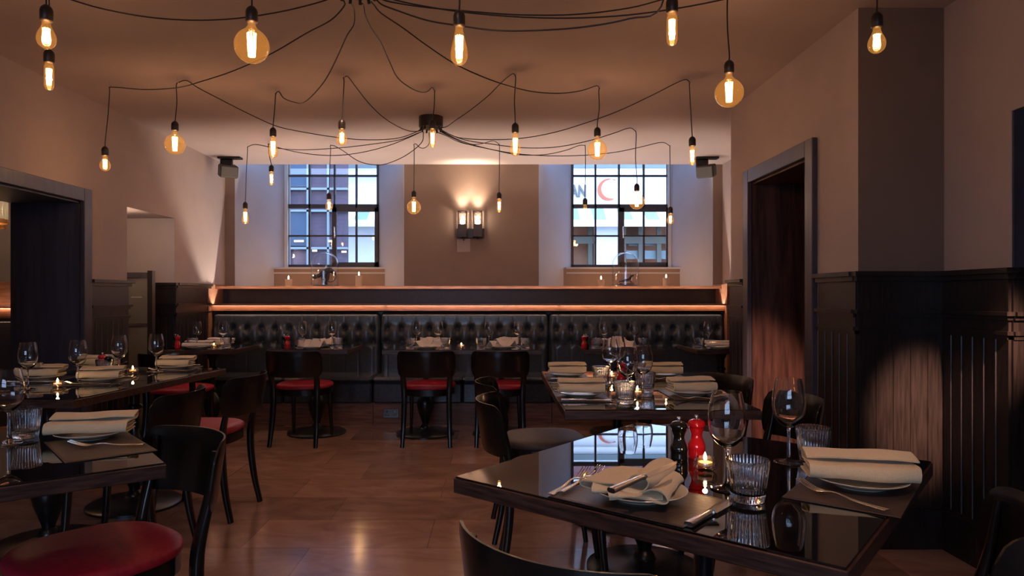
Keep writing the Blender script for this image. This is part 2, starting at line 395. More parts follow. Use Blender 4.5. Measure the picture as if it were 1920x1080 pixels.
MB().box(-.27, .10, -.018, .018, 1.34, 1.385).box(-.27, .10, -.018, .018, .04, .08).box(-.27, .10, -.014, .014, .94, .965).build('rail', 'frame_wood', g, False)
MB().box(.10, .14, -.025, .025, 0, 1.40).build('post', 'dark_wood', g, False)
MB().tube([(.06,-.03,1.18),(-.03,-.03,1.18)], .004).build('handle', 'steel', g)

light('passage_fill', 'POINT', (-3.0, 5.25, 1.78), 4.0, (1,.72,.5), shadow_soft_size=.03)  # added point light without a lamp, brightens the passage reveal
# ---- wainscot
def wains(name, a, b, out, h=1.306, ends=(0,0), part=True):
    """panelling along the floor line a->b; out = unit vector into the room"""
    a = Vector((*a,0)); b = Vector((*b,0)); L = (b-a).length; d = (b-a).normalized(); o = Vector((*out,0))
    mt = Matrix(((d.x,o.x,0,a.x),(d.y,o.y,0,a.y),(0,0,1,0),(0,0,0,1)))
    w = MB(); e0, e1 = ends
    w.box(0, L, 0, .012, 0, h-.02, mt)
    w.box(-e0*.035, L+e1*.035, 0, .045, h-.022, h, mt); w.box(-e0*.02, L+e1*.02, 0, .028, h-.045, h-.022, mt)
    w.box(-e0*.022, L+e1*.022, 0, .034, 1.108, 1.125, mt); w.box(-e0*.01, L+e1*.01, 0, .022, 1.09, 1.108, mt)
    w.box(-e0*.012, L+e1*.012, 0, .024, 1.028, 1.044, mt); w.box(0, L, 0, .017, 1.01, 1.028, mt)
    w.box(-e0*.012, L+e1*.012, 0, .020, 0, .175, mt); w.box(-e0*.02, L+e1*.02, 0, .030, .175, .192, mt); w.box(0, L, 0, .02, .192, .205, mt)
    n = max(1, round(L/.074))
    for i in range(1, n):
        x = L*i/n
        w.tube([(x,.0125,.2),(x,.0125,1.012)], .0045, 6, mt, cap=False)
    return struct(name, w, 'dark_wood', smooth=True)
wains('trim_3', (XL,2.0), (XL,2.81), (1,0)); wains('trim_4', (XL,4.65), (XL,5.14), (1,0), ends=(0,1))
wains('trim_5', (XL,5.90), (XL,6.60), (1,0)); wains('trim_6', (-3.0,5.90), (XL,5.90), (0,-1), ends=(0,1))
wains('trim_7', (XR,3.2), (XR,3.57), (-1,0)); wains('trim_8', (XR,3.2), (2.115,3.2), (0,-1), ends=(1,0))
wains('trim_9', (2.115,2.78), (2.115,3.2), (-1,0), ends=(1,0)); wains('trim_10', (2.115,2.78), (2.65,2.78), (0,-1))
wains('trim_11', (XR,4.63), (XR,4.93), (-1,0)); wains('trim_12', (XR,4.93), (2.34,4.93), (0,1)); wains('trim_13', (2.34,4.93), (2.34,6.60), (-1,0))
# ---- door casings and linings
def casing(name, X, sgn, y0, y1, head, outer_head, cw=.09, near=True, depth=.46, lining='reveal_wood'):
    r = bpy.data.objects.new(name, None); COL.objects.link(r); r['kind'] = 'structure'; r.location = (X, (y0+y1)/2, 0)
    inv = Matrix.Translation(-r.location); e = .03*sgn
    lo, hi = sorted((X, X+e)); c = MB()
    c.box(lo, hi, y1, y1+cw, 0, outer_head, inv, .004); c.box(lo, hi, y0-cw, y0, 0, outer_head, inv, .004); c.box(lo, hi, y0-.001, y1+.001, head, outer_head, inv, .004)
    c.build('casing', 'frame_wood', r)
    l = MB(); lo, hi = sorted((X-.001*sgn, X-depth*sgn))
    l.box(lo, hi, y1-.012, y1+.06, 0, head, inv); l.box(lo, hi, y0-.06, y0+.012, 0, head, inv); l.box(lo, hi, y0, y1, head-.012, head+.04, inv)
    l.build('lining', lining, r, False)
casing('door_1', XL, 1, 2.90, 4.56, 1.827, 1.915, lining='frame_wood')
casing('door_2', XR, -1, 3.69, 4.525, 1.945, 2.035, depth=.52)
struct('wall_recess_sheet', MB().box(2.118, 2.65, 2.770, 2.779, 1.306, 1.95), 'frame_wood')  # thin dark sheet added over the reveal above the cap
struct('wall_recess', MB().box(2.60, 2.65, 1.6, 2.78, 0, 1.95), 'frame_wood')
# room beyond the left doorway
w = MB(); w.box(-7, -3.45, 5.35, 5.45, 0, HC).box(-3.45, XO, 5.04, 5.14, 0, HC).box(-7, -6.9, -3.2, 5.4, 0, HC)
struct('wall_next_room', w, 'wall_paint')
w = MB(); w.box(-6.9, XO-.02, 4.95, 5.04, 1.265, 1.295); w.box(-6.9, XO-.02, 4.85, 4.88, 1.045, 1.112)
w.box(-6.9, XO-.02, 4.99, 5.04, .95, 1.265)
struct('trim_14', w, 'shelf_wood')
light('cove_strip', 'AREA', (-4.2, 4.92, 1.08), 2.5, (1,.7,.5), rot=(PI,0,0), shape='RECTANGLE', size=1.8, size_y=.012)
light('cove_strip', 'AREA', (-4.2, 4.842, 1.10), 1.6, (1,.62,.42), rot=(math.radians(30),0,0), shape='RECTANGLE', size=1.8, size_y=.010)
b = empty('banquette', (-4.4, 4.93, 0), 0, 'dark buttoned banquette seen through the left doorway', 'banquette')
MB().box(-1.5, 1.10, -.08, .1, .42, 1.03, bev=.03).build('backrest', 'grey_leather', b); MB().box(-1.5, 1.10, -.55, -.08, .2, .45, bev=.03).build('seat', 'grey_leather', b)
p = empty('hanging_lamp', (-3.58, 4.72, 1.72), 0, 'ribbed glass hanging lamp with a brass ring beyond the left doorway', 'lamp')
MB().lathe([(.145,0),(.145,.17)], 48, ripple=lambda a,z,r: 1+.02*math.cos(a*24)).build('lamp_shade', 'screen_glass', p)
MB().lathe([(.142,-.02),(.152,-.02),(.152,.008),(.142,.008),(.142,-.02)], 32).lathe([(.135,-.05),(.145,-.05),(.145,-.035),(.135,-.035),(.135,-.05)], 32).build('ring', 'brass', p)
MB().tube([(0,0,.1),(0,0,HC-1.72)], .004).build('cord', 'rubber_black', p)
light('hanging_lamp_light', 'POINT', (-3.58, 4.72, 1.82), 6, (1,.7,.45), shadow_soft_size=.05)

# ================================================================== SHELF, LEDGE, BANQUETTE
BX0, BX1 = -2.78, 2.235
w = MB(); w.box(BX0, BX1, 6.725, 7.45, 1.268, 1.285); w.box(BX0, BX1, 6.71, 6.735, 1.262, 1.288)
sh = struct('trim_15', w, 'shelf_wood', label='long wooden shelf under the windows')
struct('trim_16', MB().box(BX0, BX1, 6.90, 6.93, 1.0, 1.268), 'socket_brown', label='dark fascia between shelf and ledge')
w = MB(); w.box(BX0, BX1, 6.555, 6.625, 1.100, 1.114, bev=.004)   # nosing
w.box(BX0, BX1, 6.612, 6.625, 1.045, 1.10); w.box(BX0, BX1, 6.625, 6.90, 1.045, 1.060); w.box(BX0, BX1, 6.672, 6.684, 1.06, 1.112)
struct('trim_17', w, 'shelf_wood', label='lit wooden ledge above the banquette')
w = MB(); w.box(BX0-.02, BX0, 6.55, 7.0, 0, 1.306); w.box(BX1, BX1+.02, 6.55, 7.0, 0, 1.306); w.box(XL, BX0-.02, 6.59, 7.0, 0, 1.306); w.box(BX1+.02, 2.34, 6.59, 7.0, 0, 1.306)
struct('trim_18', w, 'plinth_wood')
SECT = [(-2.775,-1.137),(-1.132,.513),(.518,2.23)]
SN = ['left', 'middle', 'right']
for k, (x0, x1) in enumerate(SECT):
    r = empty('banquette', ((x0+x1)/2, 6.45, 0), 0, 'black buttoned leather banquette, %s of the three sections along the back wall' % SN[k], 'banquette', 'banquette sections along the back wall')
    inv = Matrix.Translation((-(x0+x1)/2, -6.45, 0))
    n = round((x1-x0)/.137); sp = (x1-x0)/n; cols = [x0+sp*(i+.5) for i in range(n)]
    rows = (.868, .742); z0, z1 = .40, 1.035; NX = n*16; NZ = 72; vs = []; fs = []
    for j in range(NZ+1):
        z = z0+(z1-z0)*j/NZ
        for i in range(NX+1):
            x = x0+(x1-x0)*i/NX; u = ((x-x0)/sp-.5); du = (u-round(u))*sp
            if round(u) < 0 or round(u) > n-1: du = 1
            e = min(x-x0, x1-x)
            dep = .045
            bt = max(math.exp(-(du/.026)**2-((z-rz)/.030)**2) for rz in rows)
            inb = 1/(1+math.exp(-(z-.735)/.012)) * 1/(1+math.exp((z-.880)/.014))
            dep += inb*(.026*(1-math.exp(-(du/.034)**2))-.006) - (1-inb)*.0022*math.exp(-(du/.006)**2) - .036*bt
            dep -= .0025*math.exp(-((z-.742)/.005)**2)
            dep -= .045*max(0, 1-e/.035)**2
            dep -= .05*max(0, 1-(z1-z)/.045)**2
            vs.append((x, 6.665-dep, z))
    for j in range(NZ):
        for i in range(NX):
            a = j*(NX+1)+i; fs.append((a, a+1, a+NX+2, a+NX+1))
    bk = MB().add(vs, fs, inv); bk.box(x0, x1, 6.666, 6.86, z0, z1-.002, inv)
    ob = bk.build('backrest', 'banquette_leather', r, angle=80)
    bm = MB().sphere((0,0,0), .009, 8, 5, (1,.6,1)).mesh('button', 'banquette_leather')
    for cx in cols:
        for rz in rows:
            q = bpy.data.objects.new('button', bm); COL.objects.link(q); q.parent = ob; q.location = (cx-(x0+x1)/2, 6.660-6.45, rz)
    mid = [x0, (x0+x1)/2, x1] if k != 1 else [x0, (x0+x1)/2, x1]
    s = MB()
    for a, c in zip(mid, mid[1:]):
        s.box(a+.003, c-.003, 6.19, 6.64, .395, .445, inv, .02)
    s.build('seat', 'banquette_leather', r, angle=50)
    s = MB()
    for a, c in zip(mid, mid[1:]): s.box(a+.004, c-.004, 6.205, 6.60, .205, .392, inv, .015)
    s.build('seat_front', 'banquette_leather', r, angle=50)
    MB().box(x0, x1, 6.245, 6.6, 0, .205, inv).build('plinth', 'plinth_wood', r, False)
so = empty('wall_socket', (aty(733,775,6.24).x, 6.243, aty(733,775,6.24).z), 0, 'brushed steel double wall socket on the banquette plinth', 'socket')
MB().box(-.073, .073, -.008, .0, -.043, .043, bev=.003).build('plate', 'socket_steel', so)
w = MB()
for sx in (-.036, .036): w.box(sx-.005, sx+.005, -.0095, -.0075, .010, .026); w.box(sx-.018, sx-.006, -.0095, -.0075, -.02, -.013); w.box(sx+.006, sx+.018, -.0095, -.0075, -.02, -.013)
w.build('socket_holes', 'mill_black', so, False)

# ================================================================== SCONCE, HATCH, SPEAKERS
sc = empty('wall_sconce', (aty(882,422,YB).x, YB, aty(0,446,YB).z), 0, 'bronze twin lantern wall light between the two windows', 'wall light')
MB().box(-.145, .145, -.022, -.001, -.005, .095, bev=.004).build('backplate', 'sconce_bronze', sc)
for sx in (-.078, .078):
    MB().box(sx-.045, sx+.045, -.125, -.035, .005, .13, bev=.004).box(sx-.035, sx+.035, -.115, -.022, .03, .05).box(sx-.05, sx+.05, -.13, -.03, 0, .012, bev=.003).sphere((sx,-.08,-.008), .010).build('lantern_cup', 'sconce_bronze', sc)
    w = MB()
    for ax in (-.042,.042):
        for ay in (-.122,-.038): w.box(sx+ax-.005, sx+ax+.005, ay-.005, ay+.005, .13, .262)
    for zz in (.252,): w.box(sx-.047, sx+.047, -.127, -.117, zz, zz+.012); w.box(sx-.047, sx+.047, -.043, -.033, zz, zz+.012); w.box(sx-.047, sx-.037, -.127, -.033, zz, zz+.012); w.box(sx+.037, sx+.047, -.127, -.033, zz, zz+.012)
    w.build('lantern_frame', 'sconce_bronze', sc, False)
    MB().lathe([(.034,.13),(.034,.25)], 20, Matrix.Translation((sx,-.08,0))).build('glass_shade', 'bell_glass', sc)
    MB().lathe([(0,.130),(.015,.132),(.024,.150),(.024,.165),(.012,.195),(0,.208)], 14, Matrix.Translation((sx,-.08,0))).build('bulb', 'sconce_flame', sc)
    light('sconce_light', 'POINT', sc.location+Vector((sx,-.08,.222)), 1.3, (1,.74,.52), shadow_soft_size=.012)
    light('sconce_light', 'SPOT', sc.location+Vector((sx,-.08,.235)), 22, (1,.74,.52), rot=Vector((0,.14,1)).to_track_quat('-Z','Y').to_euler(), spot_size=math.radians(75), spot_blend=1, shadow_soft_size=.012)
hx = aty(869.5,0,YB).x; hz = aty(0,460,YB).z
h = empty('access_hatch', (hx, YB, hz), 0, 'small square painted access hatch just under the wall light', 'hatch')
MB().box(-.068, .068, -.006, -.0005, -.068, .068, bev=.002).build('panel', 'wall_paint', h); MB().sphere((0,-.006,.055), .006, sc=(1,.4,1.6)).build('keyhole', 'mill_black', h)
def speaker(px, py, sgn, label):
    c = aty(px, py, 6.62)
    r = empty('loudspeaker', c, 0, label, 'speaker', 'corner loudspeakers')
    mt = Matrix.Rotation(sgn*math.radians(32), 4, 'Z') @ Matrix.Rotation(math.radians(16), 4, 'X')
    MB().box(-.085, .085, -.06, .07, -.065, .055, mt, .012).build('cabinet', 'speaker_grey', r)
    MB().box(-.075, .075, -.066, -.058, -.055, .045, mt, .004).build('grille', 'outer_letters', r)
    top = HC-c.z
    MB().box(-.09, .03, .02, .05, .04, top-.02, bev=.005).box(-.10, .12, -.02, .06, top-.018, top).tube([(0,.02,0),(0,.09,.05),(-.02,.05,top-.02)], .022).build('bracket', 'rubber_black', r)
speaker(428, 320, 1, 'grey loudspeaker in the far left ceiling corner')
speaker(1324, 320, -1, 'grey loudspeaker in the far right ceiling corner')
pf = empty('picture_frame', (2.31, 5.5, 1.31), 0, 'thin dark picture frame edge on the cream wall beyond the right-hand doorway', 'picture frame')
MB().box(-.0, .028, -.3, .3, 0, .62, bev=.003).build('frame', 'frame_wood', pf)

# ================================================================== FURNITURE PROTOS
A_ = math.radians(52); RB = .228/math.sin(A_)
def back_y(x, z):
    x = max(-.228, min(.228, x)); return -.17-(math.sqrt(RB*RB-x*x)-RB*math.cos(A_)) - (z-.55)*.16
def chair_proto(kind):
    P = [('chair', None, [])]
    ch = []
    # seat cushion
    def ring(sc, z, cy=.03, p=2.6, seg=40):
        out = []
        for k in range(seg):
            a = 2*PI*k/seg; c = math.cos(a); s = math.sin(a)
            x = .215*sc*math.copysign(abs(c)**(2/p), c); y = .212*sc*math.copysign(abs(s)**(2/p), s)
            x *= 1+.10*(y/.21)*.6
            out.append((x, y+cy, z))
        return out
    def loft(rings, capb=True, capt=True):
        m = MB(); n = len(rings[0]); vs = [p for r in rings for p in r]; fs = []
        for j in range(len(rings)-1):
            for k in range(n): k2 = (k+1)%n; fs.append((j*n+k, j*n+k2, (j+1)*n+k2, (j+1)*n+k))
        if capb: fs.append(tuple(range(n))[::-1])
        if capt:
            vs.append((sum(p[0] for p in rings[-1])/n, sum(p[1] for p in rings[-1])/n, rings[-1][0][2]+.0005)); c = len(vs)-1; b0 = (len(rings)-1)*n
            for k in range(n): fs.append((b0+k, b0+(k+1)%n, c))
        return m.add(vs, fs)
    cush = loft([ring(.97,.446), ring(1.0,.452), ring(1.01,.462), ring(.99,.474), ring(.93,.482), ring(.8,.487), ring(.5,.490), ring(.2,.491)])
    ch.append(('seat', cush.mesh('seat', {'red':'red_leather','grey':'grey_leather'}[kind], angle=60), []))
    fr = loft([ring(.955,.392), ring(.975,.395), ring(.975,.446), ring(.9,.447)])
    ch.append(('seat_frame', fr.mesh('seat_frame', 'chair_black', angle=50), []))
    # curved back panel
    NU = 36; NV = 8; th = .012; vs = []; fs = []
    def bound(u):
        e = max(0, (abs(u)-.80)/.20)
        top = .76-.050*(1-math.sqrt(max(0,1-e*e))); bot = .555+.065*(1-math.sqrt(max(0,1-e*e)))
        return bot, top
    for side in (0, 1):
        for j in range(NV+1):
            for i in range(NU+1):
                u = -1+2*i/NU; x = RB*math.sin(u*A_); bo, tt = bound(u); z = bo+(tt-bo)*j/NV
                y = -.17-(RB*math.cos(u*A_)-RB*math.cos(A_))-(z-.55)*.16
                nx = math.sin(u*A_); ny = -math.cos(u*A_); off = th/2*(1 if side else -1)
                if j in (0, NV) or i in (0, NU): off *= .45
                vs.append((x+nx*off, y+ny*off, z))
    n1 = (NV+1)*(NU+1); R_ = NU+1
    for j in range(NV):
        for i in range(NU):
            a = j*R_+i; fs.append((a, a+R_, a+R_+1, a+1)); fs.append((n1+a, n1+a+1, n1+a+R_+1, n1+a+R_))
    for i in range(NU): fs.append((i, i+1, n1+i+1, n1+i)); a = NV*R_+i; fs.append((a, n1+a, n1+a+1, a+1))
    for j in range(NV): a = j*R_; fs.append((a, n1+a, n1+a+R_, a+R_)); a += NU; fs.append((a, a+R_, n1+a+R_, n1+a))
    ch.append(('backrest', MB().add(vs, fs).mesh('backrest', 'chair_black', angle=50), []))
    for s in (-1, 1):
        pts = [(s*.19, back_y(.19,.73)+.016, .73), (s*.188, back_y(.188,.62)+.016, .62), (s*.183, -.180, .50), (s*.178, -.170, .42), (s*.178, -.172, .30), (s*.182, -.190, .15), (s*.188, -.222, 0)]
        rr = [(.018,.008), (.021,.010), (.023,.014), (.023,.017), (.022,.017), (.020,.015), (.016,.013)]
        cp = catmull(pts, 4); rad = []
        for i in range(len(cp)):
            t = i/4; a = int(min(t, 5)); q = t-a; rad.append((rr[a][0]*(1-q)+rr[a+1][0]*q, rr[a][1]*(1-q)+rr[a+1][1]*q))
        ch.append(('leg', MB().tube(cp, rad, 12, power=3.2).mesh('leg', 'chair_black', angle=50), []))
    for s in (-1, 1):
        cp = catmull([(s*.158,.185,.44),(s*.160,.192,.3),(s*.163,.203,.15),(s*.168,.222,0)], 3)
        rad = [.019-.0008*i for i in range(len(cp))]
        ch.append(('leg', MB().tube(cp, rad, 12, power=3).mesh('leg', 'chair_black', angle=50), []))
    return ('cafe_chair', None, ch)
CH = {'red': chair_proto('red'), 'grey': chair_proto('grey')}
def put_chair(m, f, kind, label, group='curved back cafe chairs'):
    f = Vector(f).normalized(); o = Vector((m[0]+.17*f.x, m[1]+.17*f.y, 0))
    return spawn(CH[kind], o, math.atan2(-f.x, f.y), label, 'chair', group)

ped_prof = [(0,.728),(.085,.728),(.085,.705),(.05,.68),(.03,.64),(.026,.60),(.026,.575),(.040,.565),(.040,.55),(.026,.54),(.024,.50),(.024,.40),(.034,.385),(.036,.37),(.028,.355),(.045,.33),(.068,.29),(.075,.25),(.066,.20),(.045,.14),(.030,.10),(.028,.085),(.042,.07),(.045,.055),(.06,.045)]
pcol = MB().lathe(ped_prof, 24).mesh('column', 'cast_iron', angle=40)
pbase = MB().lathe([(0,.05),(.055,.05),(.09,.040),(.16,.028),(.235,.020),(.25,.012),(.25,0),(0,0)], 48).mesh('base', 'cast_iron', angle=40)
spider = MB().box(-.24,.24,-.035,.035,.706,.7095).box(-.035,.035,-.24,.24,.706,.7095).mesh('underframe', 'cast_iron')
TOPS = {}
def table(cx, cy, w, d, rz, label, cat='table', group='pedestal dining tables'):
    k = (round(w,3), round(d,3))
    if k not in TOPS:
        t = MB().box(-w/2, w/2, -d/2, d/2, .710, .7455, bev=.002).mesh('tabletop', 'table_wood')
        g = MB().box(-w/2+.004, w/2-.004, -d/2+.004, d/2-.004, .7445, HT, bev=.001).mesh('glass_top', 'table_glass')
        TOPS[k] = (t, g)
    t, g = TOPS[k]
    return spawn(('pedestal_table', None, [('tabletop', t, []), ('glass_top', g, []), ('column', pcol, []), ('base', pbase, []), ('underframe', spider, [])]), (cx, cy, 0), rz, label, cat, group)

# ---- tableware protos
def glassware():
    # wine glass, 222 mm, solid thin walled
    outer = smoothprof([(.0372,.0016),(.036,.0030),(.022,.0048),(.010,.0085),(.0050,.016),(.0040,.032),(.0038,.060),(.0044,.088),(.0080,.0945),(.0200,.102),(.0340,.118),(.0400,.137),(.0420,.155),(.0405,.180),(.0360,.205),(.0318,.2220)], 3)
    inner = smoothprof([(.0310,.2220),(.0350,.205),(.0395,.180),(.0410,.155),(.0389,.138),(.0330,.1205),(.0180,.1060),(.0060,.1010)], 3)
    prof = [(0,0),(.0365,0),(.0376,.0008)]+outer+inner+[(0,.1000)]
    wg = MB().lathe(prof, 36).mesh('wine_glass', 'wine_glass', angle=60)
    # tumbler with vertical flutes
    o2 = [(0,0),(.0325,0),(.0340,.0015),(.0352,.010),(.0375,.030),(.0400,.050),(.0420,.066),(.0438,.080),(.0448,.0885),(.0443,.090)]
    i2 = [(.0425,.090),(.0418,.080),(.0395,.060),(.0368,.035),(.0350,.022),(.0320,.0170),(.02,.0155),(0,.015)]
    def rip(a, z, r): return 1+.020*math.cos(a*36)*min(1, max(0, (z-.004)/.01))*(1 if z < .0885 else .3)
    tb = MB().lathe(o2, 216, ripple=rip).lathe(i2, 216)
    # join the two rims
    n = 216
    # last ring of the outside and first ring of the inside
    tot_o = 1+ (len(o2)-1)*n
    a0 = tot_o-n; b0 = tot_o
    for k in range(n): k2 = (k+1)%n; tb.f.append((a0+k, a0+k2, b0+k2, b0+k))
    tbm = tb.mesh('tumbler', 'tumbler_glass', angle=60)
    return wg, tbm
WG, TB = glassware()
def plate_mesh():
    p = [(0,.0),(.056,.0),(.058,.003),(.062,.003),(.085,.012),(.1015,.0185),(.1025,.0200),(.1015,.0210),(.085,.0155),(.066,.0085),(.060,.0070),(0,.0065)]
    return MB().lathe(p, 56).mesh('plate', 'porcelain', angle=50)
PLATE = plate_mesh()
def placemat_mesh(w, d):
    m = MB().box(-w/2, w/2, -d/2, d/2, 0, .0026, bev=.0008)
    return m.mesh('placemat', 'placemat_leather')
def stitch_mesh(w, d):
    m = MB()
    for (a,b_,c,e) in ((-w/2+.006,w/2-.006,-d/2+.006,-d/2+.0072),(-w/2+.006,w/2-.006,d/2-.0072,d/2-.006),(-w/2+.006,-w/2+.0072,-d/2+.006,d/2-.006),(w/2-.0072,w/2-.006,-d/2+.006,d/2-.006)):
        m.box(a,b_,c,e,.0025,.0031)
    return m.mesh('stitching', 'placemat_leather')
MAT_A = ('placemat', placemat_mesh(.31,.225), [('stitching', stitch_mesh(.31,.225), [])])
MAT_B = ('placemat', placemat_mesh(.34,.225), [('stitching', stitch_mesh(.34,.225), [])])
def sheet(prof, x0, x1, th=.0028, taper=0.0, nx=10, wob=.0015, seed=0, skew=0.0):
    """folded cloth: profile in y,z swept along x with thickness"""
    rnd = random.Random(seed); cp = catmull([(0,y,z) for y,z in prof], 5); m = MB(); n = len(cp); vs = []; fs = []
    offs = []
    for i, p in enumerate(cp):
        t = (cp[min(i+1,n-1)]-cp[max(i-1,0)]).normalized(); offs.append(Vector((0,-t.z,t.y)))
    ph = [rnd.random()*6 for _ in range(3)]
    for j in range(nx+1):
        s = j/nx
        for i, p in enumerate(cp):
            q = i/(n-1); xx = x0+(x1-x0)*s + skew*q*(1 if True else 0) + taper*(q-.5)*(s-.5)
            wz = wob*math.sin(ph[0]+5*s+4*q)+wob*.6*math.sin(ph[1]+11*s-6*q)
            for sd in (0, 1):
                v = p+offs[i]*(th*(sd-.5)); vs.append((xx, v.y+wz*.6, max(.0003, v.z+wz)))
    R = 2*n
    for j in range(nx):
        for i in range(n-1):
            a = j*R+i*2; fs.append((a, a+2, a+2+R, a+R)); fs.append((a+1, a+1+R, a+3+R, a+3))
        a = j*R; fs.append((a, a+R, a+1+R, a+1)); a = j*R+2*(n-1); fs.append((a, a+1, a+1+R, a+R))
    for i in range(n-1):
        a = i*2; fs.append((a, a+1, a+3, a+2)); a = nx*R+i*2; fs.append((a, a+2, a+3, a+1))
    return m.add(vs, fs)
def napkin_roll(seed, mat='linen'):
    prof = [(.052,.004),(.0,.0035),(-.045,.004),(-.056,.011),(-.054,.022),(-.044,.029),(-.01,.029),(.030,.027),(.047,.031),(.050,.040),(.042,.047),(.015,.044),(-.012,.038)]
    a = sheet(prof, -.118, .112, .0030, .012, 14, .0012, seed, .008)
    b = sheet([(.046,.012),(.0,.010),(-.040,.011),(-.047,.017),(-.040,.022),(.0,.021),(.040,.0205)], -.110, .112, .0028, 0, 10, .001, seed+9)
    a.add(b.v, b.f); return a.mesh('napkin', mat, angle=50)
def napkin_fan(seed, mat='linen'):
    m = MB()
    def put(prof, x0, x1, tx, ty, deg, sd, tp=.01):
        q = sheet(prof, x0, x1, .0028, tp, 14, .0020, sd); m.add(q.v, q.f, Matrix.Translation((tx,ty,0)) @ Matrix.Rotation(math.radians(deg),4,'Z'))
    put([(-.046,.007),(.010,.006),(.048,.007),(.060,.013),(.056,.021),(.040,.024),(.0,.027),(-.040,.031),(-.050,.027)], -.088, .074, -.034, .006, 90, seed, .018)
    put([(.016,.012),(-.006,.014),(-.022,.022),(-.028,.036),(-.016,.047),(.004,.050),(.018,.042),(.026,.032)], -.074, .100, .026, .006, 98, seed+3)
    put([(.024,.018),(.008,.026),(-.010,.028),(-.022,.022),(-.026,.012),(-.016,.006),(.006,.006)], -.072, .092, .062, -.004, 105, seed+5)
    put([(-.020,.007),(-.026,.012),(-.018,.018),(.0,.019),(.022,.020),(.034,.024)], -.070, .052, .004, -.052, 22, seed+8)
    put([(-.016,.005),(-.022,.010),(-.014,.014),(.010,.014)], -.050, .060, .030, -.072, 34, seed+9)
    return m.mesh('napkin', mat, angle=50)
def nap_tall(me, k):
    for v in me.vertices: v.co.z *= k
    return me
def napkin_short(seed):
    me = napkin_roll(seed)
    for v in me.vertices: v.co.x *= .86; v.co.z *= 1.15
    return me
NAPH = [napkin_short(i) for i in (13,14,15)]
NAPS = [nap_tall(napkin_roll(i), 1.15) for i in (1,2,3)]; NAPF = napkin_fan(11)
def napkin_tent(seed, mat='linen_pale'):
    m = MB(); rnd = random.Random(seed)
    for i in range(3):
        s = sheet([(-.05,.004),(-.03,.02),(-.008,.040+rnd.random()*.015),(.004,.046+rnd.random()*.015),(.016,.03),(.035,.012),(.05,.005)], -.06, .055, .0028, .05, 8, .003, seed+i)
        m.add(s.v, s.f, Matrix.Translation((-.06+.06*i, rnd.uniform(-.02,.02), 0)) @ Matrix.Rotation(rnd.uniform(-1.2,1.2),4,'Z'))
    return m.mesh('napkin', mat, angle=50)
NAPT = [napkin_tent(i) for i in (21,31,41)]
NAPP = [napkin_roll(5,'linen_pale')]
def fork_mesh():
    m = MB(); L = .205
    def prof(y):
        t = y/L                               # spine height: arched neck, tines curving up
        return .0035+.010*math.exp(-((t-.56)/.14)**2)*.6 + (.016*max(0,(t-.72)/.28)**1.6)
    cp = []; rad = []
    for i in range(25):
        y = L*.74*i/24; t = y/L
        wdt = .0095 if t < .05 else .0095-.0062*min(1,(t-.05)/.45) if t < .5 else .0033+.0095*max(0,(t-.58)/.16)**1.5
        cp.append((0, y, prof(y))); rad.append((max(.0028,wdt), .0016))
    m.tube(cp, rad, 10, up=Vector((0,0,1)), power=2.6)
    for k in range(4):
        x0 = (-.0105+.007*k); pts = []; rr = []
        for i in range(9):
            y = L*(.72+.28*i/8); pts.append((x0*(1-.08*i/8), y, prof(y))); rr.append((.0019-.0009*i/8, .0013))
        m.tube(pts, rr, 6, up=Vector((0,0,1)))
    return m.mesh('fork', 'steel', angle=60)
def knife_mesh():
    m = MB(); cp = []; rad = []
    for i in range(13):
        y = .100*i/12; cp.append((0,y,.0055)); rad.append((.0098-.0035*i/12, .0052-.0012*i/12))
    m.tube(cp, rad, 10, up=Vector((0,0,1)), power=3)
    m.tube([(0,.098,.005),(0,.106,.005)], [(.0085,.0055),(.0060,.004)], 10, up=Vector((0,0,1)))
    vs = []; fs = []; N_ = 14
    for i in range(N_+1):
        t = i/N_; y = .104+.118*t; wl = -.007+.002*t*t; wr = .0105*math.sqrt(max(0,1-(max(0,(t-.55)/.45))**2.2)) - .006*max(0,(t-.55)/.45)
        wr = max(wr, wl+.0006)
        vs += [(wl,y,.0062),(wr,y,.0047),(wr,y,.0043),(wl,y,.0038)]
    for i in range(N_):
        for k in range(4): a = i*4+k; b2 = i*4+(k+1)%4; fs.append((a, b2, b2+4, a+4))
    fs.append((3,2,1,0)); fs.append(tuple(N_*4+k for k in range(4)))
    m.add(vs, fs); return m.mesh('knife', 'steel', angle=40)
FORK, KNIFE = fork_mesh(), knife_mesh()
def mill_proto(col):
    prof = smoothprof([(.0215,.001),(.0230,.008),(.0225,.020),(.0235,.032),(.0200,.044),(.0150,.056),(.0150,.066),(.0185,.076),(.0215,.082)], 3)
    body = MB().lathe([(0,0),(.021,0)]+prof+[(.0190,.0835),(0,.0835)], 28).mesh('body', col, angle=40)
    cap = MB().lathe([(0,.0845),(.0195,.0845)]+smoothprof([(.0225,.0875),(.0230,.094),(.0195,.101),(.0100,.105)],3)+[(0,.1055)], 28).mesh('cap', col, angle=40)
    kn = MB().lathe([(0,.105),(.0035,.105),(.0035,.109),(.0058,.110),(.0062,.113),(.0050,.1155),(0,.116)], 16).mesh('knob', 'steel', angle=40)
    return body, cap, kn
_b, _c, _k = mill_proto('mill_black'); PEPPER = ('pepper_mill', None, [('body', _b, []), ('cap', _c, []), ('knob', _k, [])])
_b, _c, _k = mill_proto('mill_red'); SALT = ('salt_mill', None, [('body', _b, []), ('cap', _c, []), ('knob', _k, [])])
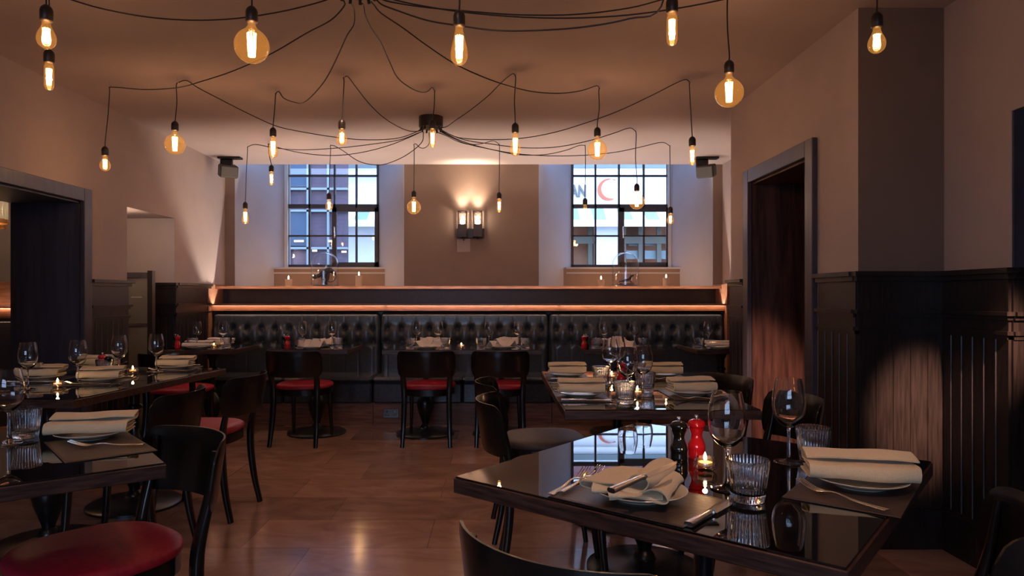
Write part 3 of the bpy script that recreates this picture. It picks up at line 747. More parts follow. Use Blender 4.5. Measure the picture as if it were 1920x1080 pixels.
def tealight_proto():
    o = smoothprof([(.020,.001),(.0275,.008),(.0295,.018),(.0270,.028),(.0215,.034)], 4)
    i_ = smoothprof([(.0195,.0335),(.0205,.028),(.0200,.016),(.0185,.013)], 2)
    holder = MB().lathe([(0,0),(.018,0)]+o+i_+[(0,.0125)], 32).mesh('glass_holder', 'holder_glass', angle=60)
    wax = MB().lathe([(0,.0135),(.0175,.0135),(.0180,.015),(.0180,.0215),(.016,.022),(0,.0212)], 20).mesh('candle', 'candle_wax', angle=40)
    fl = MB().lathe([(0,.023),(.0030,.026),(.0046,.031),(.0036,.038),(.0012,.045),(0,.047)], 10).mesh('flame', 'flame', angle=60)
    return ('tealight_holder', None, [('glass_holder', holder, []), ('candle', wax, [('flame', fl, [])])])
TEA = tealight_proto()
def put_tea(p, label, e=.22):
    o = spawn(TEA, p, 0, label, 'candle', 'tealights on the tables')
    light('tealight_flame', 'POINT', Vector(p)+Vector((0,0,.052)), e, (1,.55,.25), shadow_soft_size=.006)
    return o
def put_wg(p, label, group): return spawn(('wine_glass', WG, []), p, random.random()*6, label, 'wine glass', group)
def put_tb(p, label, group): return spawn(('tumbler', TB, []), p, random.random()*6, label, 'tumbler', group)
def wg_at(px, rim_y):                        # wine glass from its rim
    Y = F*(EYE-HT-.222)/(rim_y-CY); return Vector(((px-CX)*Y/F, Y, HT+.0005))
def tb_at(px, rim_y):
    Y = F*(EYE-HT-.090)/(rim_y-CY); return Vector(((px-CX)*Y/F, Y, HT+.0005))
def flat(name, mesh, a, b, lift, label, cat, group):
    a = Vector(a); b = Vector(b); d = b-a
    return spawn((name, mesh, []), (a.x, a.y, a.z+lift), math.atan2(-d.x, d.y), label, cat, group, tilt=(math.atan2(b.z-a.z, Vector((d.x,d.y)).length) if abs(b.z-a.z) > 1e-4 else 0, 0))
TZ = HT+.0004

def setting(c, ang, who, mat=MAT_A, nap=None, naprot=0.0, nb=PI/2, fork=True, knife=True, nscale=1.0, group='place settings', tiltn=0):
    """c = centre of placemat, ang = direction from diner to table centre"""
    c = Vector((c[0], c[1], 0)); f = Vector((math.cos(ang), math.sin(ang), 0)); r = Vector((f.y, -f.x, 0)); rz = ang-PI/2
    z = TZ
    if mat: spawn(mat, (c.x, c.y, z), rz, 'dark brown leather placemat '+who, 'placemat', 'leather placemats'); z += .0031
    spawn(('plate', PLATE, []), (c.x, c.y, z), rz, 'cream side plate under a napkin '+who, 'plate', 'side plates')
    nm = nap or random.choice(NAPH)
    n = spawn(('napkin', nm, []), (c.x+.0*f.x, c.y, z+.0195), (rz+nb+naprot if math.cos(ang) > 0 else rz-nb+naprot), 'folded cream linen napkin '+who, 'napkin', 'folded napkins')
    if fork:
        a = c-r*.138-f*.10; spawn(('fork', FORK, []), (a.x, a.y, z), rz, 'steel fork left of the plate '+who, 'fork', 'forks')
    if knife:
        a = c+r*.138-f*.10; spawn(('knife', KNIFE, []), (a.x, a.y, z), rz, 'steel knife right of the plate '+who, 'knife', 'knives')
    return n

# ================================================================== FRONT RIGHT TABLE
Ac, Bc, Cc, Dc = tp(851,893), tp(1594,1068), tp(1748,865), tp(1193,791)
ctr = (Ac+Bc+Cc+Dc)/4; e1 = (Vector((.767,-.6415,0))).normalized(); ang1 = math.atan2(e1.y, e1.x); e2 = Vector((-e1.y, e1.x, 0))
table(ctr.x, ctr.y, .876, .93, ang1, 'dark wooden table with a mirror-like black glass top, large in the right foreground')
RF = 'on the front right table'
# setting facing the near-left chair
pm = tp(1196, 936)
spawn(MAT_A, (pm.x, pm.y, TZ), ang1, 'dark brown leather placemat by the near left edge of the front right table', 'placemat', 'leather placemats')
spawn(('plate', PLATE, []), (pm.x+.004, pm.y+.004, TZ+.0031), ang1, 'cream side plate under the fanned napkin on the front right table', 'plate', 'side plates')
spawn(('napkin', NAPF, []), (pm.x, pm.y+.012, TZ+.018), ang1-.02, 'cream napkin folded in loose pleats with a knife lying across it', 'napkin', 'folded napkins')
k0 = aty(1144,927,pm.y-.03); k1 = aty(1244,882,pm.y+.10)
a = onz(1146,925,HT+.066); b2 = onz(1250,880,HT+.082)
flat('knife', KNIFE, a, b2, 0, 'small steel knife resting on top of the pleated napkin', 'knife', 'knives')
a = tp(1031,931); b2 = tp(1120,880); flat('fork', FORK, (a.x,a.y,TZ), (b2.x,b2.y,TZ), .001, 'left one of two steel forks by the pleated napkin', 'fork', 'forks')
a = tp(1050,929); b2 = tp(1142,884); flat('fork', FORK, (a.x,a.y,TZ+.003), (b2.x,b2.y,TZ+.003), .002, 'right one of two steel forks by the pleated napkin, half on the placemat', 'fork', 'forks')
a = tp(1291,990); b2 = tp(1378,941); flat('knife', KNIFE, (a.x,a.y,TZ), (b2.x,b2.y,TZ), .001, 'steel dinner knife between the placemat and the tumbler, front right table', 'knife', 'knives')
# setting facing the right-hand chair
pm2 = tp(1598, 918)
a2 = ang1+PI/2
spawn(MAT_B, (pm2.x+.006, pm2.y, TZ), a2+.03, 'dark brown leather placemat by the right edge of the front right table', 'placemat', 'leather placemats')
spawn(('plate', PLATE, []), (pm2.x+.03, pm2.y+.025, TZ+.0031), 0, 'cream side plate under the rolled napkin nearest the right edge', 'plate', 'side plates')
spawn(('napkin', NAPS[0], []), (pm2.x+.030, pm2.y+.030, TZ+.021), math.radians(-14), 'cream linen napkin rolled lengthways on the rightmost plate', 'napkin', 'folded napkins')
a = tp(1664,965); b2 = tp(1480,912); flat('fork', FORK, (a.x,a.y,TZ+.003), (b2.x,b2.y,TZ+.003), .002, 'steel fork along the near edge of the rightmost placemat', 'fork', 'forks')
a = tp(1716,899); b2 = tp(1600,872); flat('knife', KNIFE, (a.x,a.y,TZ+.003), (b2.x,b2.y,TZ+.003), .001, 'steel knife mostly hidden behind the rolled napkin of the rightmost plate', 'knife', 'knives')
put_wg(tp(1363,917), 'large wine glass behind the nearest tumbler on the front right table', 'wine glasses on the front right table')
put_wg(tp(1479,868), 'wine glass with its reflection below it, right of the red mill', 'wine glasses on the front right table')
put_tb(tp(1402,938), 'ribbed water tumbler nearest the camera on the front right table', 'tumblers on the front right table')
put_tb(tp(1525,863), 'ribbed water tumbler behind the rolled napkin on the front right table', 'tumblers on the front right table')
spawn(PEPPER, tp(1273,863), 0, 'glossy black pepper mill with a steel knob beside the red mill, front right table', 'pepper mill', 'mills')
spawn(SALT, tp(1306,858), 0, 'glossy red salt mill beside the black one, front right table', 'salt mill', 'mills')
put_tea(tp(1322,882), 'round glass tealight holder with a lit candle in front of the red mill')
f1 = e2
cm = (onz(868,952,.76)+onz(1285,1062,.76))/2
put_chair((cm.x+.01, cm.y+.0), (f1.x, f1.y), 'red', 'black chair at the bottom centre, back turned to the camera, at the front right table')
cm = (onz(1817,900,.76)+onz(1830,1000,.76))/2
put_chair((cm.x, cm.y), (-.83,.555), 'red', 'black chair cut by the right edge of the photo, at the front right table')

# ================================================================== MIDDLE RIGHT TABLES
X0t, X1t = .265, 1.03
table((X0t+X1t)/2, 2.955, X1t-X0t, .667, 0, 'near one of two joined dark glass-topped tables in the middle right')
table((X0t+X1t)/2-.0, 3.625, X1t-X0t, .667, 0, 'far one of two joined dark glass-topped tables in the middle right')
def ps(px, py, ang, who, **k): c = tp(px, py); return setting((c.x, c.y), ang, who, **k)
ps(1089,744, 0, 'at the near left seat of the middle right tables')
ps(1063,707, 0, 'at the far left seat of the middle right tables', naprot=.03)
ps(1296,741, PI, 'at the near right seat of the middle right tables', naprot=.1)
ps(1243,707, PI, 'at the far right seat of the middle right tables', naprot=-.08)
for (x, y, t) in ((1144,636,'leftmost of the wine glasses clustered'), (1158,631,'farthest of the wine glasses clustered'), (1177,651.5,'nearest of the wine glasses clustered'), (1206,648,'rightmost of the wine glasses clustered')):
    put_wg(wg_at(x,y), t+' on the middle right tables', 'wine glasses on the middle right tables')
for (x, y, t) in ((1127,687,'left of the wine glasses'), (1172,715,'nearest, below the front wine glass'), (1211,698,'right of the wine glasses'), (1196,683,'farthest, behind the wine glasses')):
    put_tb(tb_at(x,y), 'ribbed water tumbler '+t+' on the middle right tables', 'tumblers on the middle right tables')
put_tea(tp(1147,712), 'lit tealight behind the left tumbler on the middle right tables'); put_tea(tp(1195,743), 'lit tealight right of the nearest tumbler on the middle right tables')
spawn(SALT, tp(1165,720), 0, 'red salt mill among the wine glasses on the middle right tables', 'salt mill', 'mills')
spawn(PEPPER, tp(1183,722), 0, 'black pepper mill among the wine glasses on the middle right tables', 'pepper mill', 'mills')
put_chair((.06, 2.86), (1,-.03), 'grey', 'black chair with a dark grey seat, nearer left seat of the middle right tables')
put_chair((.04, 3.44), (1,.02), 'grey', 'black chair half hidden by the nearer one on the left of the middle right tables')
put_chair((1.235, 2.92), (-1,-.06), 'grey', 'black chair seen against the lit door reveal, right of the middle right tables')
put_chair((1.18, 3.62), (-.93,-.36), 'grey', 'black chair with a blue highlight, far right of the middle right tables')

# ================================================================== FRONT LEFT TABLE
K = tp(312.5,867.5); th = math.radians(38.0); u = Vector((math.cos(th), math.sin(th),0)); v = Vector((-u.y,u.x,0))
c = K-u*.44+v*.44
table(c.x, c.y, .88, .88, th, 'dark wooden glass-topped table cut by the left edge of the photo')
c1 = tp(172,822)
spawn(MAT_B, tuple(tp(186,838)-Vector((0,0,HT-TZ))), th+PI/2+.06, 'dark brown leather placemat on the front left table', 'placemat', 'leather placemats')
spawn(('plate', PLATE, []), (c1.x, c1.y, TZ+.0031), 0, 'cream side plate on the front left table', 'plate', 'side plates')
spawn(('napkin', NAPS[1], []), (c1.x, c1.y, TZ+.021), math.radians(13), 'cream linen napkin folded lengthways on the front left table', 'napkin', 'folded napkins')
a = tp(270,838); b2 = tp(108,842); flat('fork', FORK, (a.x,a.y,TZ+.002), (b2.x,b2.y,TZ+.002), .002, 'steel fork on the near edge of the front left placemat', 'fork', 'forks')
put_wg(wg_at(16,692), 'large wine glass at the left edge of the photo on the front left table', 'wine glasses on the left tables')
put_tb(tb_at(48,765.5), 'ribbed water tumbler on the front left table', 'tumblers on the left tables')
cm = (onz(290,797,.76)+onz(382,832,.76))/2
put_chair((cm.x-.015, cm.y-.035), (-.62,-.785), 'red', 'black chair with a large dark red seat in the left foreground')

# ================================================================== MIDDLE LEFT TABLES
d = Vector((.119,.993)); nrm = Vector((-.993,.119))
P0 = Vector((tp(137,749).x, tp(137,749).y)); rl = math.atan2(-d.x, d.y)
for i, who in ((0,'near one of two joined dark glass-topped tables in the middle left'), (1,'far one of two joined dark glass-topped tables in the middle left')):
    q = P0 + d*(.315+.634*i) + nrm*.38
    table(q.x, q.y, .76, .63, rl, who)
ml = 'middle left tables'
ps(190,716, PI+rl*0+.12, 'at the near right seat of the '+ml, naprot=.1)
ps(330,692, PI+.12, 'at the far right seat of the '+ml, naprot=-.1)
ps(80,712, .12, 'at the near left seat of the '+ml, fork=False)
ps(185,690, .12, 'at the far left seat of the '+ml, knife=False)
for (x, y, t) in ((52,642,'first'), (146,638,'second'), (224,629,'third'), (293,626,'fourth')):
    put_wg(wg_at(x,y), '%s wine glass from the left in the row on the middle left tables' % t, 'wine glasses on the left tables')
put_tb(tb_at(323,662), 'tumbler right of the fourth wine glass on the middle left tables', 'tumblers on the left tables')
put_tb(tb_at(196,674), 'tumbler beside the black mill on the middle left tables', 'tumblers on the left tables')
put_tb(tb_at(62,680), 'tumbler under the first wine glass on the middle left tables', 'tumblers on the left tables')
put_tea(tp(108,727), 'lit tealight between the first two wine glasses on the middle left tables', .3)
put_tea(tp(249,701), 'lit tealight between the third and fourth wine glasses on the middle left tables', .3)
spawn(PEPPER, tp(204,703), 0, 'black pepper mill on the middle left tables', 'pepper mill', 'mills')
spawn(SALT, tp(192,699), 0, 'red salt mill half hidden behind the tumbler on the middle left tables', 'salt mill', 'mills')
put_chair((-1.505, 3.11), (-.985,-.02), 'red', 'black chair pushed under the near middle left table')
put_chair((-1.43, 3.74), (-.99,.06), 'red', 'black chair with its legs fully visible at the far middle left table')

# ================================================================== BACK ROW
def back_table(x0, x1, y0, who): return table((x0+x1)/2, y0+.31, x1-x0, .62, 0, who)
YT = 5.58
back_table(-2.76, -2.17, YT, 'small dark table in the far left corner by the banquette')
back_table(-1.89, -1.225, YT, 'small dark table at the left banquette section')
back_table(-.935, -.286, YT-.03, 'small dark table at the middle banquette section, left of a joined pair')
back_table(-.283, .375, YT-.03, 'small dark table at the middle banquette section, right of a joined pair')
back_table(.73, 1.40, YT, 'small dark table at the right banquette section')
back_table(1.66, 2.25, YT, 'small dark table in the far right corner by the banquette')
put_chair((-2.47, 5.12), (.03,1), 'red', 'black chair with a red seat mostly hidden at the far left corner table')
put_chair((aty(553,0,5.36).x, 5.36), (.10,1), 'red', 'black chair with a red seat, leftmost of three facing the banquette')
put_chair((aty(800,0,5.36).x, 5.36), (-.01,1), 'red', 'black chair with a red seat, middle of three facing the banquette')
put_chair((aty(938,0,5.36).x, 5.36), (.0,1), 'red', 'black chair with a red seat, rightmost of three facing the banquette')
def back_set(who, wgs, tbs, naps, tea=None, salt=None, pepper=None):
    for i, x in enumerate(wgs):
        y = 604; put_wg(wg_at(x, 602.6), '%s of two wine glasses on %s' % (('left','right')[i] if len(wgs) > 1 else 'single', who), 'wine glasses on the back row') if len(wgs) > 1 else put_wg(wg_at(x,602.6), 'wine glass on %s' % who, 'wine glasses on the back row')
    for i, x in enumerate(tbs): put_tb(Vector((aty(x,0,5.66).x, 5.66, HT+.0005)), '%s tumbler on %s' % (('left','right')[i], who), 'tumblers on the back row')
    for i, (x, Y, kind) in enumerate(naps):
        pos = ('left','right','middle')[i]
        X = aty(x,0,Y).x
        spawn(('plate', PLATE, []), (X, Y, TZ), 0, 'cream side plate, %s setting on %s' % (pos, who), 'plate', 'side plates')
        spawn(('napkin', kind, []), (X, Y, TZ+(.019 if kind in NAPP else .016)), random.uniform(-.15,.15), 'pale linen napkin, %s setting on %s' % (pos, who), 'napkin', 'folded napkins')
    if tea: put_tea(Vector((aty(tea,0,5.72).x, 5.72, TZ)), 'lit tealight on %s' % who)
    if pepper: spawn(PEPPER, (aty(pepper,0,5.74).x, 5.74, TZ), 0, 'black pepper mill on %s' % who, 'pepper mill', 'mills')
    if salt: spawn(SALT, (aty(salt,0,5.70).x, 5.70, TZ), 0, 'red salt mill on %s' % who, 'salt mill', 'mills')
back_set('the far left corner table', (369,418), (361,424), ((372,5.665,NAPP[0]),(412,6.02,NAPP[0])), tea=401, salt=333, pepper=329)
back_set('the table at the left banquette section', (567,623), (562,634), ((585,5.665,NAPT[0]),(612,5.98,NAPT[1])), salt=539, pepper=533)
back_set('the left of the joined back tables', (781,822), (769,835), ((801,5.665,NAPT[2]),(812,5.98,NAPT[0])), tea=865)
back_set('the right of the joined back tables', (917,972), (902,985), ((944,5.665,NAPT[1]),(948,6.0,NAPT[2])))
back_set('the table at the right banquette section', (1132,1189), (1117,1206), ((1163,5.665,NAPT[0]),(1150,6.02,NAPT[1])), salt=1095, pepper=1099)
back_set('the far right corner table', (1328,), (1309,), ((1349,5.665,NAPP[0]),), tea=1337)

# ================================================================== SHELF THINGS
def pillar(px, w, h, label, lit=1.0):
    p = Vector((aty(px,0,7.08).x, 7.08, 1.2855))
    r = empty('pillar_candle', p, 0, label, 'candle', 'pillar candles on the shelf')
    MB().lathe([(0,0),(w,0),(w,h-.008),(w*.97,h),(w*.7,h-.004),(w*.3,h-.012),(0,h-.014)], 24, ripple=lambda a,z,q: 1+.03*math.sin(3*a)*(z>h*.8)).build('wax', 'candle_wax', r)
    MB().tube([(0,0,h-.015),(0,0,h+.002)], .0012, 6).build('wick', 'mill_black', r)
    MB().lathe([(0,h-.004),(.0060,h+.002),(.0085,h+.012),(.0060,h+.024),(.0020,h+.035),(0,h+.038)], 10).build('flame', 'flame', r)
    light('candle_flame', 'POINT', p+Vector((0,-.0,h+.050)), 2.0*lit, (1,.5,.22), shadow_soft_size=.008)
pillar(541, .037, .080, 'short lit pillar candle left of the left bell jar')
pillar(673, .036, .120, 'tall lit pillar candle right of the left bell jar')
pillar(1127, .037, .078, 'short lit pillar candle left of the right bell jar')
pillar(1249, .036, .095, 'lit pillar candle right of the right bell jar')
def bell(px, label):
    p = Vector((aty(px,0,7.13).x, 7.13, 1.2855))
    r = empty('bell_jar', p, 0, label, 'bell jar', 'bell jars on the shelf')
    MB().lathe([(0,0),(.150,0),(.152,.006),(.146,.018),(.132,.022),(0,.022)], 40).build('base', 'sculpture_dark', r)
    prof = [(.140,.022),(.140,.235)]+[(.140*math.cos(a), .235+.135*math.sin(a)) for a in [PI/2*i/12 for i in range(1,12)]]+[(0,.370)]
    MB().lathe(prof, 40).build('glass_dome', 'bell_glass', r)
    MB().lathe([(.143,.020),(.143,.030),(.137,.030)], 40).build('rim', 'bell_glass', r)
    MB().sphere((0,0,.380), .012).build('knob', 'bell_glass', r)
    return p
p = bell(609, 'tall glass bell jar over a dark curled sculpture on the left of the shelf')
s = empty('sculpture', p+Vector((0,0,.0225)), 0, 'dark curled animal sculpture inside the left bell jar', 'sculpture')
ring = [(.052+.052*math.cos(a), 0, .085+.060*math.sin(a)) for a in [2*PI*i/24 for i in range(25)]]
bd = MB().tube(catmull([(-.085,-.01,.070),(-.055,0,.082),(-.02,.0,.105),(.02,0,.125),(.055,0,.130),(.085,0,.112),(.10,0,.085)],4), [.014]*3+[.020]*4+[.026]*5+[.030]*5+[.022]*4+[.012]*4, 12)
bd.sphere((-.088,-.01,.072), .022, sc=(1.3,1,.9)).tube([(-.03,0,.09),(-.015,0,.04),(.0,0,.0)], [.016,.011,.013], 10).tube([(.02,.01,.10),(.012,.01,.05),(.01,.02,0)], [.018,.010,.012], 10).tube([(.0,-.01,.01),(.03,-.01,.05),(.035,0,.11)], [.012,.012,.016], 10)
bd.build('body', 'sculpture_dark', s); s.scale = (1.15, 1.15, 1.15); MB().tube(ring, .0045, 8).build('tail', 'sculpture_dark', s)
p = bell(1173, 'tall glass bell jar over a small reclining figure on the right of the shelf')
s = empty('sculpture', p+Vector((.005,0,.0225)), 0, 'small dark reclining animal sculpture inside the right bell jar', 'sculpture')
MB().box(-.09, .08, -.035, .035, 0, .022, bev=.006).build('plinth', 'brass', s)
MB().tube(catmull([(-.075,0,.030),(-.04,0,.040),(.0,0,.048),(.035,0,.062),(.055,0,.090),(.070,0,.098)],4), [.008]*4+[.014]*6+[.017]*5+[.012]*6, 12).sphere((.066,0,.098), .014, sc=(1.4,.9,.8)).tube([(.03,.015,.05),(.06,.015,.028),(.075,.015,.026)], .006).tube([(-.03,-.012,.04),(-.055,-.012,.035),(-.03,-.014,.027)], .006).build('body', 'sculpture_dark', s)

# ================================================================== PENDANT LAMPS
def bulb_mesh(kind):
    g = MB()
    if kind == 'globe': prof = [(.013,0),(.014,-.012),(.020,-.022)]+[(.0625*math.sin(a), -.086+.0625*math.cos(a)) for a in [math.radians(28+i*152/14) for i in range(15)]]; L = .149
    elif kind == 'pear': prof = smoothprof([(.013,0),(.0145,-.012),(.019,-.035),(.027,-.070),(.0315,-.095),(.0300,-.115),(.018,-.134),(.006,-.139)],3); L = .140
    elif kind == 'tube': prof = smoothprof([(.013,0),(.0155,-.008),(.0190,-.020),(.0195,-.06),(.0195,-.095),(.0150,-.112),(.006,-.120)],3); L = .120
    else: prof = smoothprof([(.013,0),(.0140,-.010),(.0185,-.024),(.0290,-.046),(.0320,-.064),(.0270,-.083),(.014,-.095),(.004,-.098)],3); L = .098
    prof = list(prof); prof[-1] = (0, prof[-1][1])
    g.lathe(prof, 28)
    f = MB(); fl = {'globe':.085,'pear':.080,'tube':.070,'small':.052}[kind]; top = {'globe':-.040,'pear':-.034,'tube':-.026,'small':-.026}[kind]; rr = {'globe':.0145,'pear':.0125,'tube':.0095,'small':.0100}[kind]
    n = 9
    for k in range(n):
        a = 2*PI*k/n; a2 = a+PI/n
        f.tube([(rr*math.cos(a),rr*math.sin(a),top),(rr*.72*math.cos(a2),rr*.72*math.sin(a2),top-fl)], .0028, 5)
    return g.mesh('bulb', 'bulb_glass', angle=60), f.mesh('filament', 'filament'), top-fl/2
BK = {k: bulb_mesh(k) for k in ('globe','pear','tube','small')}
STEM = MB().tube([(0,0,0),(0,0,-.03)], .004, 8).mesh('stem', 'bell_glass')
SOCK = MB().lathe([(0,.060),(.005,.060),(.010,.057),(.0185,.048),(.0215,.038),(.0215,.004),(.0190,0),(.0150,-.002),(0,-.002)], 24).mesh('lamp_socket', 'socket_brown', angle=40)
def hub(px, py, Y, label):
    X = aty(px,py,Y).x
    r = empty('ceiling_rose', (X, Y, HC), 0, label, 'ceiling rose', 'cable roses')
    MB().lathe([(0,0),(.092,0),(.092,-.075),(.086,-.082),(0,-.082)], 32).build('canopy', 'socket_brown', r)
    w = MB()
    for k in range(12): a = 2*PI*k/12; w.tube([(.075*math.cos(a),.075*math.sin(a),-.08),(.082*math.cos(a),.082*math.sin(a),-.105)], .007, 8)
    w.build('cord_grips', 'rubber_black', r)
    return Vector((X, Y, HC-.10))
H1 = hub(808, 235, 5.15, 'round black ceiling rose with many cords, above the middle of the room')
H2 = hub(668, 0, 2.84, 'round black ceiling rose with many cords at the top edge of the photo')
pend_n = 0
def pendant(hx, hy, bx, sy, kind, hubv, mids, label, Y=None, e=1.0, hook=True):
    """hx,hy hook pixel on the ceiling; bx,sy bulb pixel and socket bottom; mids = (px,py,t) way-points of the swag"""
    global pend_n; pend_n += 1
    if Y is None: Y = F*(HC-EYE)/(CY-hy)
    hk = Vector(((hx-CX)*Y/F, Y, HC)); sb = aty(bx, sy, Y)        # sb = bottom of socket
    dx = hk.x-sb.x
    if abs(dx) > .03: hk.x = sb.x + math.copysign(.03, dx)
    r = empty('pendant_lamp', sb, 0, label, 'pendant lamp', 'filament pendant lamps')
    loc = -sb; ht = hk.copy(); ht.z = HC-.035
    q = bpy.data.objects.new('lamp_socket', SOCK); COL.objects.link(q); q.parent = r
    g, f, fz = BK[kind]
    q2 = bpy.data.objects.new('bulb', g); COL.objects.link(q2); q2.parent = r
    q3 = bpy.data.objects.new('filament', f); COL.objects.link(q3); q3.parent = q2
    light('bulb_light', 'POINT', sb+Vector((0,0,fz)), e*BULB_W*{'globe':1.25,'pear':1.1,'tube':.95,'small':.85}[kind], (1,.59,.43), shadow_soft_size=.016)
    # drop
    topz = sb+Vector((0,0,.055)); rnd = random.Random(pend_n)
    drop = [topz, topz.lerp(ht,.12)+Vector((rnd.uniform(-.002,.002),0,0)), topz.lerp(ht,.5)+Vector((rnd.uniform(-.006,.006),0,0)), topz.lerp(ht,.9)+Vector((rnd.uniform(-.004,.006),0,0)), ht]
    # swag
    sw = [ht]
    a = math.atan2(ht.y-hubv.y, ht.x-hubv.x); he = hubv+Vector((.08*math.cos(a), .08*math.sin(a), 0))
    if mids is None:
        L = (ht-he).length
        for t in (.08,.2,.35,.5,.65,.8,.92):
            p = ht.lerp(he, t); p.z -= 4*t*(1-t)*L*.085+rnd.uniform(0,.006); sw.append(p)
    else:
        for (mx, my, t) in mids:
            yy = ht.y*(1-t)+he.y*t; p = aty(mx, my, yy)
            if p.z > HC-.012:
                p.z = HC-.012
            sw.append(p)
    sw.append(he)
    w = MB().tube([loc+p for p in catmull(drop, 5)], .0032, 6); w.tube([loc+p for p in catmull(sw, 5)], .0032, 6)
    w.build('cord', 'rubber_black', r)
    if hook: MB().tube([loc+p for p in (hk, hk+Vector((0,0,-.018)), hk+Vector((.008,0,-.028)), hk+Vector((.004,0,-.040)), hk+Vector((-.006,0,-.036)))], .0018, 5).build('hook', 'steel', r)
    return r
pendant(205,153, 197,292, 'small', H2, [(222,164,.05),(275,168,.2),(335,164,.34),(380,152,.45),(440,132,.56),(510,100,.68),(575,62,.82),(620,38,.92),(645,12,.98)], 'small round bulb pendant hung low by the left wall')
pendant(332,145, 328,245, 'globe', H1, [(350,150,.03),(372,165,.1),(420,190,.25),(480,220,.4),(520,237,.5),(560,246,.6),(620,256,.7),(680,262,.8),(740,260,.9),(775,250,.97)], 'pendant with a globe bulb, second from the left in the middle row')
pendant(517,165, 512,256, 'pear', H2, [(523,172,.04),(532,184,.1),(552,192,.2),(568,193,.27),(585,180,.36),(610,150,.5),(632,108,.66),(650,68,.8),(664,45,.88),(664,18,.95)], 'pear bulb pendant whose cord dips in a loop, left of the windows')
pendant(500,264, 509,322, 'tube', H1, None, 'pendant with a tube bulb hanging straight below the pear bulb left of the windows', Y=5.9)
pendant(644,135, 641,242, 'small', H1, [(652,142,.05),(665,160,.15),(690,192,.33),(715,217,.5),(740,234,.65),(765,245,.85),(785,246,.95)], 'pendant with a small bulb, left of the ceiling rose in the middle row')
pendant(815,160, 811,242, 'tube', H2, [(810,164,.04),(802,171,.1),(790,173,.2),(770,165,.32),(745,145,.42),(728,110,.55),(715,80,.68),(698,55,.8),(686,30,.9),(682,10,.96)], 'pendant with a tube bulb hanging right in front of the ceiling rose')
pendant(966,130, 966,249, 'pear', H1, [(960,136,.05),(940,155,.2),(915,180,.4),(880,208,.6),(855,225,.75),(836,238,.92)], 'pendant with a pear bulb, right of the ceiling rose in the middle row')
pendant(1124,155, 1120,256, 'globe', H2, [(1118,161,.03),(1090,170,.12),(1050,175,.25),(1000,172,.36),(950,160,.46),(900,142,.55),(850,118,.64),(800,85,.73),(755,52,.82),(715,25,.92),(702,10,.97)], 'pendant with a globe bulb in front of the upper left of the right window')
pendant(1293,143, 1298,274, 'tube', H1, [(1285,147,.03),(1265,156,.12),(1220,180,.28),(1160,208,.45),(1100,230,.6),(1040,248,.72),(980,259,.8),(920,262,.87),(860,258,.94)], 'pendant with a tube bulb at the right end of the middle row')
pendant(464,268, 460,391, 'pear', H1, [(480,271,.06),(520,278,.2),(570,281,.4),(640,277,.55),(700,270,.72),(750,262,.88)], 'pendant with a pear bulb against the left reveal of the left window')
pendant(619,265, 617,374, 'small', H1, [(628,274,.08),(645,284,.2),(672,302,.4),(700,309,.55),(725,307,.68),(760,292,.82),(790,268,.95)], 'pendant with a small bulb in front of the left window')
pendant(776,263, 776,370, 'globe', H1, [(780,270,.2),(788,277,.4),(797,277,.6),(805,268,.85)], 'pendant with a globe bulb between the left window and the wall light')
pendant(936,263, 936,373, 'tube', H1, [(925,264,.1),(905,269,.3),(880,271,.5),(855,264,.7),(838,255,.88)], 'pendant with a tube bulb just right of the wall light')
pendant(1097,265, 1097,384, 'pear', H1, [(1085,273,.1),(1060,282,.25),(1020,290,.4),(970,290,.55),(920,280,.7),(870,268,.85)], 'pendant with a pear bulb on the left of the right window')
pendant(1192,238, 1194,358, 'globe', H1, [(1180,240,.05),(1150,250,.15),(1100,265,.3),(1040,276,.45),(980,277,.6),(920,270,.75),(870,262,.88)], 'pendant with a globe bulb in the middle of the right window')
pendant(1256,266, 1257,400, 'small', H1, [(1240,267,.05),(1200,276,.18),(1150,286,.3),(1080,292,.45),(1000,291,.58),(930,282,.72),(870,266,.88)], 'pendant with a small bulb at the right side of the right window')
# foreground, hooks above the frame
pendant(87,-165, 87,40, 'small', H2, None, 'pendant with a small round bulb, upper of the two at the top left corner', Y=2.42, hook=False)
pendant(92,-30, 92,118, 'tube', H2, None, 'pendant with a tube bulb, lower of the two at the top left corner', Y=2.95, hook=False)
pendant(472,-165, 472,42, 'globe', H2, None, 'pendant with the largest globe bulb at the top left', Y=2.47, hook=False)
pendant(861,-165, 861,50, 'pear', H2, None, 'pendant with a pear bulb at the top centre', Y=2.45, hook=False)
pendant(1260,-165, 1260,24, 'tube', H2, [(1240,12,.03),(1180,35,.12),(1100,50,.25),(1010,57,.4),(930,57,.52),(860,48,.62),(800,38,.74),(740,18,.88),(712,6,.95)], 'pendant with a tube bulb at the top right of centre', Y=2.45, hook=False)
pendant(1365,-30, 1367,138, 'globe', H2, [(1340,-30,.05),(1260,-5,.2),(1180,15,.35),(1080,27,.5),(980,28,.62),(900,23,.72),(800,14,.85),(730,3,.95)], 'pendant with a large globe bulb near the right-hand wall corner', Y=3.0, hook=False)
pendant(1640,-165, 1644,52, 'small', H2, None, 'pendant with a small bulb against the dark return of the right wall', Y=2.6, e=.25, hook=False)

